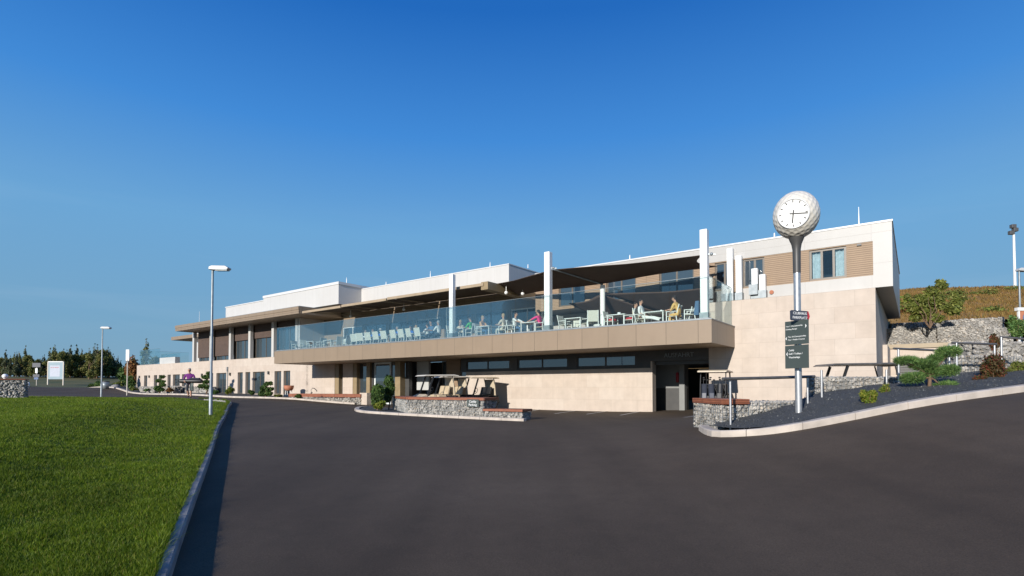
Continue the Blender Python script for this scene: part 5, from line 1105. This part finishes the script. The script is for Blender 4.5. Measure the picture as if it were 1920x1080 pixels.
# ------------------------------------------------------------------ golf carts
def make_cart(label,body='cartbeige',roof='cartwhite',seat='cartseat',L=2.3,wind=True,dark=False):
    r=empty('golf_cart',(0,0,0),label,'golf cart','golf carts'); h=L/2
    def b(mb,n,m,bev=.02,par=None): return mb.build(n,M[m],par or r,bevel=bev)
    mb=MB(); mb.prism([(h,.32),(h+.02,.50),(h-.12,.74),(h-.42,.86),(h-.52,.84),(h-.58,.34),(-h+.75,.34),(-h+.70,.62),(-h+.1,.70),(-h,.60),(-h,.34)],'y',-.56,.56); b(mb,'body',body,.04)
    mb=MB(); mb.box(-h+.05,h-.05,-.5,.5,.24,.335); b(mb,'chassis','black')
    mb=MB(); mb.box(-h+.72,-h+1.18,-.52,.52,.66,.82); b(mb,'seat',seat,.04)
    mb=MB(); mb.prism([(-h+.70,.84),(-h+.58,1.28),(-h+.48,1.28),(-h+.58,.84)],'y',-.52,.52); b(mb,'backrest',seat,.03)
    for x_ in(h-.38,-h+.38):
        for y_ in(-.5,.5):
            Mw=Matrix.Translation((x_,y_,.23))@Matrix.Rotation(R(90),4,'X'); mb=MB(); mb.lathe([(.12,-.09),(.21,-.09),(.23,-.05),(.23,.05),(.21,.09),(.12,.09)],18,0,Mw); w=b(mb,'wheel','rubber',0)
            mb=MB(); mb.lathe([(0,-.06),(.12,-.08),(.13,0),(.12,.08),(0,.06)],14,0,Mw); b(mb,'rim','lampgrey',0,w)
    mb=MB(); mb.prism([(h-.30,1.76),(h-.42,1.83),(-h+.3,1.86),(-h+.05,1.82),(-h+.02,1.76),(-h+.3,1.79),(h-.45,1.77)],'y',-.58,.58); b(mb,'roof',roof,.02)
    for y_ in(-.5,.5):
        mb=MB(); mb.bar((h-.52,y_,.80),(h-.85,y_,1.76),.05,.075); b(mb,'front_post','black' if dark or roof!='x' else 'black',0)
        mb=MB(); mb.tube([(-h+.22,y_,.66),(-h+.28,y_,1.3),(-h+.40,y_,1.78)],.022,8); b(mb,'rear_post','black',0)
    if wind: mb=MB(); mb.bar((h-.54,0,.86),(h-.83,0,1.72),.95,.01); b(mb,'windshield','rail_glass',0)
    mb=MB(); c=Vector((h-.86,.24,1.06)); mb.tube([c+Vector((-.05*math.sin(t),.16*math.cos(t),.15*math.sin(t))) for t in np.linspace(0,6.283,15)],.016,6,cap=False); mb.tube([c,(h-.55,.24,.76)],.02,6); b(mb,'steering_wheel','black',0)
    for y_ in(-.4,.4): mb=MB(); mb.ell((h-.06,y_,.63),(.05,.09,.06)); b(mb,'headlight','signwhite',0)
    mb=MB(); mb.box(-h-.02,-h+.36,-.42,.42,.68,.78); b(mb,'bag_shelf','black')
    if not dark:
        mb=MB(); mb.prism([(-h+.24,.80),(-h+.27,.80),(-h+.36,1.72),(-h+.33,1.72)],'y',-.52,.52); b(mb,'rear_cover','cartbeige',0)
    return r
def setdown(o,P,rz,dz=0): o.location=Vector((P.x,P.y,gz(P.x,P.y)+dz)); o.rotation_euler=(0,0,rz)
zr=lambda x,y,D: pd(x,y,D)
c1=make_cart('cream golf cart with ivory roof, nearest behind the gabion wall',wind=False); setdown(c1,pd(815,760,27.8),R(213))
c2=copy_tree(c1); c2['label']='cream golf cart parked behind and to the right of the nearest one'; setdown(c2,pd(842,757,30.3),R(213))
c3=make_cart('dark seated golf cart with cream canopy near the stone wall, right of the other carts',body='black',roof='cartbeige',seat='black',wind=False); setdown(c3,pd(896,766,31.2),R(216))
c4=make_cart('golf cart seen from behind with dark golf bags by the garage',body='black',roof='cartbeige',seat='black',wind=False)
for ch in [c_ for c_ in c4.children if c_.name.startswith('rear_cover')]: bpy.data.objects.remove(ch); setdown(c4,W(3.75,-1.9),R(60))
c5=make_cart('golf cart with long dark roof behind the tall gabion',body='cartwhite',roof='greypost',L=2.7,wind=False,dark=True); p=pd(1603,740,17.4); c5.location=Vector((p.x,p.y,pd(1603,681,17.4).z-1.86)); c5.rotation_euler=(0,0,R(178))
def golfbag(loc,rot,label,body='black',trim='signgrey',L=.85,clubs=6):
    r=empty('golf_bag',loc,label,'golf bag'); r.rotation_euler=rot
    mb=MB(); mb.tube([(0,0,0),(0,0,.05),(0,0,L*.5),(0,0,L)],[.10,.13,.12,.125],14); mb.build('bag_body',M[body],r)
    mb=MB(); mb.box(-.10,.10,-.19,-.10,.12,L*.55); mb.build('pocket',M[trim],r,bevel=.03)
    mb=MB(); mb.tube([(.12,0,L*.9),(.22,0,L*.6),(.13,0,L*.25)],.018,6); mb.build('strap',M['black'],r)
    for k in range(clubs):
        a_=k*2.1; x_,y_=.07*math.cos(a_),.07*math.sin(a_); e=L+.18+.04*(k%3); mb=MB(); mb.tube([(x_,y_,L-.05),(x_*1.3,y_*1.3,e)],.007,5); mb.ell((x_*1.3+.02,y_*1.3,e+.02),(.05,.03,.03),n=8,m=5); mb.build('club',M['steel' if k==1 else 'black'],r)
    return r
for i,(dx,dy,bc,lab) in enumerate([(-1.12,-.3,'black','black golf bag on the left of the cart by the garage'),(-1.12,.3,'t_dark','navy golf bag on the right of the cart by the garage'),(-1.16,.0,'t_dark','golf bag in the middle of the three on the cart by the garage')]):
    q=c4.location+Vector((dx*math.cos(R(60))-dy*math.sin(R(60)),dx*math.sin(R(60))+dy*math.cos(R(60)),.42)); golfbag(q,(R(-14),0,R(-30+i*7)),lab,bc,trim='signdark' if i else 'black')
# ------------------------------------------------------------------ people
def hand(mb,w,d,nrm,s=1.0,mi=0,curl=.5):
    """palm, four unequal bent fingers and a thumb leaving the side of the palm"""
    w,d,nrm=Vector(w),Vector(d).normalized(),Vector(nrm).normalized(); sd=d.cross(nrm).normalized()
    mb.tube([w,w+d*.04*s,w+d*.085*s],[.026*s,.036*s,.034*s],7,mi)
    for k,(o_,L) in enumerate([(-.028,.068),(-.01,.078),(.01,.074),(.027,.058)]):
        b_=w+d*.08*s+sd*o_*s; m_=b_+(d*.55+nrm*curl*.3)*L*s; e=m_+(d*.4+nrm*curl*.75)*L*.6*s; mb.tube([b_,m_,e],[.0095*s,.0085*s,.006*s],5,mi)
    b_=w+d*.03*s-sd*.028*s; mb.tube([b_,b_+(d*.6-sd*.8)*.035*s,b_+(d*1.2-sd*.7+nrm*.4)*.05*s],[.012*s,.010*s,.007*s],5,mi)
def person(label,loc,rz,J,mats,hair='hair_dark',hat=None,cat='person',group=None,name='person',bald=False,build=1.0):
    """J: joint positions; one skinned body surface with separate materials per garment region"""
    order=['pelvis','waist','chest','neck','shL','elL','wrL','shR','elR','wrR','hipL','knL','anL','toL','hipR','knR','anR','toR']
    rad={'pelvis':.135,'waist':.125,'chest':.15,'neck':.055,'shL':.066,'shR':.066,'elL':.046,'elR':.046,'wrL':.03,'wrR':.03,'hipL':.095,'hipR':.095,'knL':.062,'knR':.062,'anL':.042,'anR':.042,'toL':.035,'toR':.035}
    E=[('pelvis','waist'),('waist','chest'),('chest','neck'),('chest','shL'),('shL','elL'),('elL','wrL'),('chest','shR'),('shR','elR'),('elR','wrR'),('pelvis','hipL'),('hipL','knL'),('knL','anL'),('anL','toL'),('pelvis','hipR'),('hipR','knR'),('knR','anR'),('anR','toR')]
    seg={'shirt':E[:5]+[E[6],E[7]],'fore':[E[5],E[8]],'legs':[E[9],E[10],E[13],E[14]],'shin':[E[11],E[15]],'shoe':[E[12],E[16]]}
    me=bpy.data.meshes.new('body'); me.from_pydata([J[k] for k in order],[(order.index(a),order.index(b)) for a,b in E],[])
    o=bpy.data.objects.new('body',me); col.objects.link(o); md=o.modifiers.new('s','SKIN'); md.branch_smoothing=.6
    for i,k in enumerate(order):
        q=rad[k]*build; me.skin_vertices[0].data[i].radius=(q,q*(.72 if k in('pelvis','waist','chest') else 1)); me.skin_vertices[0].data[i].use_root=(k=='pelvis')
    o.modifiers.new('ss','SUBSURF').levels=1
    bpy.context.view_layer.update(); m2=bpy.data.meshes.new_from_object(o.evaluated_get(bpy.context.evaluated_depsgraph_get())); bpy.data.objects.remove(o)
    Jv={k:Vector(v) for k,v in J.items()}
    def dist(p,a,b):
        a,b=Jv[a],Jv[b]; ab=b-a; t=max(0,min(1,(p-a).dot(ab)/max(ab.dot(ab),1e-9))); return (p-(a+ab*t)).length
    slots=['shirt','fore','legs','shin','shoe']; mb=MB()
    vs=[v.co[:] for v in m2.vertices]; base=0; mb.v=list(vs)
    for f in m2.polygons:
        c=f.center; best=min(((dist(c,a,b)/(rad[a]+rad[b]),s_) for s_ in slots for a,b in seg[s_]))[1]
        if c.z>Jv['neck'].z-.02 and (c-Jv['neck']).length<.09: best='fore'
        mb.f.append(list(f.vertices)); mb.m.append(slots.index(best)); mb.sm.append(True)
    bpy.data.meshes.remove(m2)
    # head on its neck: skull, jaw, nose, ears, eyes and mouth, part of the same body mesh
    hd=Jv['head']; fd=Vector(J['face']).normalized(); fd.z=0; fd.normalize(); sd=Vector((fd.y,-fd.x,0)); up=Vector((0,0,1)); tl=Vector(J['face']).normalized(); up=(up-tl*up.dot(tl)).normalized(); fd=tl
    Mh=Matrix((sd,fd,up)).transposed().to_4x4(); Mh.translation=hd
    mb.ell((0,-.008,.02),(.074,.092,.102),1,14,10,Mh); mb.ell((0,.022,-.055),(.052,.062,.06),1,12,8,Mh)
    mb.tube([Mh@Vector((0,.085,.02)),Mh@Vector((0,.108,-.018)),Mh@Vector((0,.088,-.03))],[.008,.015,.008],6,1)
    for s_ in(-1,1): mb.ell((s_*.076,-.005,-.005),(.012,.022,.032),1,8,6,Mh); mb.ell((s_*.03,.081,.022),(.011,.008,.007),5,8,5,Mh)
    mb.ell((0,.080,-.062),(.024,.008,.006),6,8,4,Mh); mb.tube([Jv['neck']-Vector((0,0,.04)),hd+Mh.to_3x3()@Vector((0,-.02,-.05))],[.056,.05],10,1)
    for s_ in 'LR':
        d=Jv['wr'+s_]-Jv['el'+s_]; hand(mb,Jv['wr'+s_],d+Vector((0,0,-.02)),Vector((0,0,-1)) if abs(d.normalized().z)<.8 else sd*(1 if s_=='L' else -1),1.0,1)
    r=mb.build(name,[M[mats['shirt']],M[mats.get('fore','skin')],M[mats['legs']],M[mats.get('shin',mats['legs'])],M[mats.get('shoe','shoe')],M['black'],M['terracotta']],None,loc,fixn=False)
    r.rotation_euler=(0,0,rz); prop(r,label,cat,group)
    hb=MB()
    if hat: hb.lathe([(.082,0),(.084,.04),(.06,.085),(0,.10)],14,0,Mh@Matrix.Translation((0,-.008,.045))); hb.prism([(-.06,.05),(-.045,.15),(.045,.15),(.06,.05)],'z',.045,.055,0,Mh); hb.build('cap',M[hat],r)
    if not bald:
        n_=12; prof=[(.081,-.02),(.084,.03),(.074,.085),(.045,.115),(0,.124)]; hb=MB(); hb.lathe(prof,14,0,Mh@Matrix.Translation((0,-.022,.012))@Matrix.Diagonal((1,1.12,1,1))); hb.ell((0,-.06,-.02),(.072,.045,.065),0,10,7,Mh); hb.build('hair',M[hair],r)
    return r
def sit(armL='table',armR='table',lean=.0,twist=0,legs='chair'):
    z=.56; y=lean; J={'pelvis':(0,0,z),'waist':(0,y*.35+.0,z+.2),'chest':(0,y*.8,z+.42),'neck':(0,y*1.0+.01,z+.57),'head':Vector((twist*.02,y*1.15+.03,z+.72)),'face':(twist,1,-.12),
     'hipL':(-.1,.06,z-.02),'knL':(-.13,.44,z-.03),'anL':(-.13,.42,.09),'toL':(-.14,.56,.045),'hipR':(.1,.06,z-.02),'knR':(.13,.45,z-.04),'anR':(.14,.40,.09),'toR':(.15,.54,.045)}
    for s_,sx,arm in(('L',-1,armL),('R',1,armR)):
        sh=(sx*.19,y*.85,z+.47); 
        if arm=='table': el=(sx*.25,y+.16,z+.22); wr=(sx*.14,y+.40,z+.24)
        elif arm=='lap': el=(sx*.26,y+.05,z+.18); wr=(sx*.12,y+.26,z+.08)
        elif arm=='reach': el=(sx*.24,y+.24,z+.30); wr=(sx*.18,y+.52,z+.26)
        elif arm=='face': el=(sx*.22,y+.28,z+.26); wr=(sx*.07,y+.18,z+.52)
        elif arm=='out': el=(sx*.28,y+.24,z+.34); wr=(sx*.25,y+.50,z+.24)
        J['sh'+s_]=sh;J['el'+s_]=el;J['wr'+s_]=wr
    if legs=='stretch': J.update({'knL':(-.11,.46,z-.02),'anL':(-.10,.85,z-.12),'toL':(-.10,.97,z-.06),'knR':(.11,.46,z-.06),'anR':(.10,.84,z-.20),'toR':(.10,.96,z-.14)})
    return J
def seat(label,x,b_,face,J,mats,**k): return person(label,W(ax_(x,b_),b_,TF-.058-.03),ANG+R(face),J,mats,group='people on the terrace',**{'build':1.12,**k})
bl={'shirt':'s_blue','legs':'t_dark'}; wh={'shirt':'s_white','legs':'t_dark'}
seat('person in a white and grey top at the far left of the long table',686,-1.3,170,sit(),{'shirt':'s_white','legs':'t_dark'},hair='hair_grey')
seat('person in blue with reddish face, second from the left at the long table',702,-1.3,180,sit(lean=.1),bl,bald=True)
seat('person in a blue shirt and white cap at the long table',717,-1.25,186,sit(lean=.14),bl,hat='hat')
seat('person in a blue shirt bending far over the middle of the long table',752,-1.35,176,sit('reach','reach',.26),bl,hair='hair_grey')
seat('person in dark blue with dark hair, right of the middle of the long table',771,-1.3,190,sit(lean=.06),{'shirt':'s_blue','legs':'t_dark'})
seat('person in bright blue near the right end of the long table, seen from the side',787,-1.3,120,sit(lean=.2),bl,hair='hair_fair')
seat('person in white with dark hair at the right end of the long table',803,-1.6,95,sit(lean=.05),wh)
seat('person in a navy top between the two guests in white',811,-2.3,180,sit(lean=.12),{'shirt':'t_blue','legs':'t_dark'})
seat('person in a loose white shirt sitting left of the thin pale mast',824,-2.3,90,sit(lean=.08),wh,hair='hair_grey')
seat('person with dark clothes and fair hair left of the guest in green',866,-1.6,180,sit('face','table',.1),{'shirt':'s_cream','legs':'t_dark'},hair='hair_fair')
seat('person in a green shirt with dark hair',884,-2.4,95,sit(lean=.05),{'shirt':'s_green','legs':'t_dark'})
seat('person in an apricot shirt and jeans with reddish face',903,-2.4,-90,sit(lean=.05),{'shirt':'s_orange','legs':'t_blue'},hair='hair_fair')
seat('person in cream clothes with fair hair',945,-2.4,90,sit(lean=.03),{'shirt':'s_cream','legs':'t_cream'},hair='hair_fair')
seat('person in a white shirt and jeans with dark hair left of the middle mast',965,-2.4,-90,sit('out','out',.05),{'shirt':'s_white','legs':'t_blue'})
seat('person in a pink shirt reaching over the table beside the middle mast',1014,-2.4,92,sit('out','out',.12),{'shirt':'s_pink','legs':'t_dark'})
seat('person in white leaning back with legs stretched out on a chair',1205,-2.4,-92,sit('lap','lap',-.10,legs='stretch'),{'shirt':'s_white','legs':'s_white'},hair='hair_dark')
seat('person in pale pink behind the reclining guest in white',1192,-1.7,-95,sit('lap','lap',-.02),{'shirt':'s_cream','legs':'t_cream'})
def stand_lean():
    z=.84; return {'pelvis':(0,0,z),'waist':(0,.10,z+.16),'chest':(0,.24,z+.34),'neck':(0,.34,z+.45),'head':Vector((0,.44,z+.56)),'face':(0,1,-.35),'hipL':(-.1,0,z-.04),'knL':(-.11,.08,.46),'anL':(-.11,-.06,.09),'toL':(-.11,.09,.045),'hipR':(.1,0,z-.04),'knR':(.11,.12,.46),'anR':(.11,.02,.09),'toR':(.11,.16,.045),
     'shL':(-.19,.27,z+.38),'elL':(-.22,.42,z+.14),'wrL':(-.15,.58,z+.0),'shR':(.19,.27,z+.38),'elR':(.22,.46,z+.16),'wrR':(.15,.62,z+.02)}
seat('person in mustard yellow at the right end of the terrace, leaning forward',1276,-2.5,80,sit('lap','reach',.24),{'shirt':'s_yellow','legs':'s_yellow'},hair='hair_dark')
# the golfer walking along the drive
gp=pd(355,746.5,31.6); gp.z=gz(gp.x,gp.y)+.01; z=.92
J={'pelvis':(0,0,z),'waist':(0,.02,z+.18),'chest':(0,.04,z+.40),'neck':(0,.06,z+.56),'head':Vector((0,.09,z+.71)),'face':(.08,1,-.05),'shL':(-.20,.03,z+.46),'elL':(-.29,.05,z+.18),'wrL':(-.22,.22,z+.10),'shR':(.20,.03,z+.46),'elR':(.29,.05,z+.18),'wrR':(.20,.24,z+.08),
 'hipL':(-.1,0,z-.04),'knL':(-.11,.16,.50),'anL':(-.10,.10,.10),'toL':(-.10,.25,.05),'hipR':(.1,0,z-.04),'knR':(.11,-.02,.50),'anR':(.10,-.26,.16),'toR':(.10,-.14,.05)}
toc=math.atan2(-gp.x,gp.y) ; rzp=R(180)+toc*0.6
person('person in purple polo shirt and black shorts walking along with a golf bag',gp,rzp,J,{'shirt':'s_purple','legs':'t_dark','shin':'skin','shoe':'shoe'},hair='hair_grey',build=1.12)
bagp=gp+Vector((.82,-.16,1.00)); golfbag(bagp,(R(-90),R(0),R(90)),'dark golf bag carried level across the body of the walking person','black','t_dark',L=1.25,clubs=7)
r=empty('towel',gp+Vector((.26,-.2,.98)),'grey green towel hanging from the carried golf bag','towel'); mb=MB(); mb.add([(x_*.09,.012*math.sin(k*1.3+x_),-.08*k) for k in range(8) for x_ in(-1,0,1)],[(3*k+i,3*k+i+1,3*k+i+4,3*k+i+3) for k in range(7) for i in(0,1)],0,True); o=mb.build('cloth',M['signgrey'],r); o.modifiers.new('t','SOLIDIFY').thickness=.01
# ------------------------------------------------------------------ light, sky, camera
sun_dir=(BX*3.5-AX*.35+Vector((0,0,-1.07))).normalized()
sl_=bpy.data.lights.new('sun','SUN'); sl_.energy=5.0; sl_.angle=R(.53); sl_.color=(1,.945,.87); so=bpy.data.objects.new('sun',sl_); col.objects.link(so); so.rotation_euler=sun_dir.to_track_quat('-Z','Y').to_euler()
wd=bpy.data.worlds.new('World'); sc.world=wd; wd.use_nodes=True; t=wd.node_tree; bg=t.nodes['Background']
sk=t.nodes.new('ShaderNodeTexSky'); sk.sky_type='NISHITA'; sk.sun_disc=False; sk.sun_elevation=R(17); p_=-sun_dir; sk.sun_rotation=math.atan2(p_.x,p_.y); sk.air_density=1.15; sk.dust_density=.6; sk.ozone_density=2.6; sk.altitude=300
tcw=t.nodes.new('ShaderNodeTexCoord'); sxw=t.nodes.new('ShaderNodeSeparateXYZ'); t.links.new(tcw.outputs['Generated'],sxw.inputs[0])
air=ramp(t,sxw.outputs[2],[(0,(.21,.375,.52)),(.10,(.18,.38,.58)),(.264,(.150,.39,.69)),(.419,(.052,.262,.70)),(.578,(.0115,.142,.53)),(1,(.006,.08,.36))])
bg.inputs[1].default_value=.11
sc1=t.nodes.new('ShaderNodeMixRGB'); sc1.blend_type='MULTIPLY'; sc1.inputs[0].default_value=1; k_=.99/.11/2**.18; sc1.inputs[2].default_value=(k_,k_,k_,1); t.links.new(air.outputs[0],sc1.inputs[1])
mxw=t.nodes.new('ShaderNodeMixRGB'); mxw.inputs[0].default_value=.94; t.links.new(sk.outputs[0],mxw.inputs[1]); t.links.new(sc1.outputs[0],mxw.inputs[2]); # a few very faint high cirrus wisps, low in the sky
mpw=t.nodes.new('ShaderNodeMapping'); mpw.inputs['Scale'].default_value=(1.6,1.6,11); t.links.new(tcw.outputs['Generated'],mpw.inputs[0])
nw=t.nodes.new('ShaderNodeTexNoise'); nw.inputs['Scale'].default_value=1.7; nw.inputs['Detail'].default_value=9; nw.inputs['Distortion'].default_value=.6; t.links.new(mpw.outputs[0],nw.inputs['Vector'])
rw_=ramp(t,nw.outputs['Fac'],[(.48,(0,0,0)),(.8,(.07,.07,.07))]); rz_=ramp(t,sxw.outputs[2],[(.02,(.6,.6,.6)),(.16,(1,1,1)),(.34,(0,0,0))])
mw=t.nodes.new('ShaderNodeMath'); mw.operation='MULTIPLY'; t.links.new(rw_.outputs[0],mw.inputs[0]); t.links.new(rz_.outputs[0],mw.inputs[1])
mc=t.nodes.new('ShaderNodeMixRGB'); mc.inputs[2].default_value=(7.2,7.6,7.9,1); t.links.new(mw.outputs[0],mc.inputs[0]); t.links.new(mxw.outputs[0],mc.inputs[1]); t.links.new(mc.outputs[0],bg.inputs[0])
cam=bpy.data.cameras.new('camera'); co_=bpy.data.objects.new('camera',cam); col.objects.link(co_); co_.location=(0,0,0); co_.rotation_euler=(R(90)+PITCH,0,0)
cam.sensor_width=36; cam.sensor_fit='HORIZONTAL'; cam.lens=36*F/1920; cam.shift_y=(PYC-540)/1920; cam.clip_start=.05; cam.clip_end=5000
sc.camera=co_
vs_=sc.view_settings; vs_.view_transform='Standard'; vs_.look='None'; vs_.exposure=.18; vs_.gamma=1; vs_.use_curve_mapping=False
sc.cycles.max_bounces=8; sc.cycles.transparent_max_bounces=16
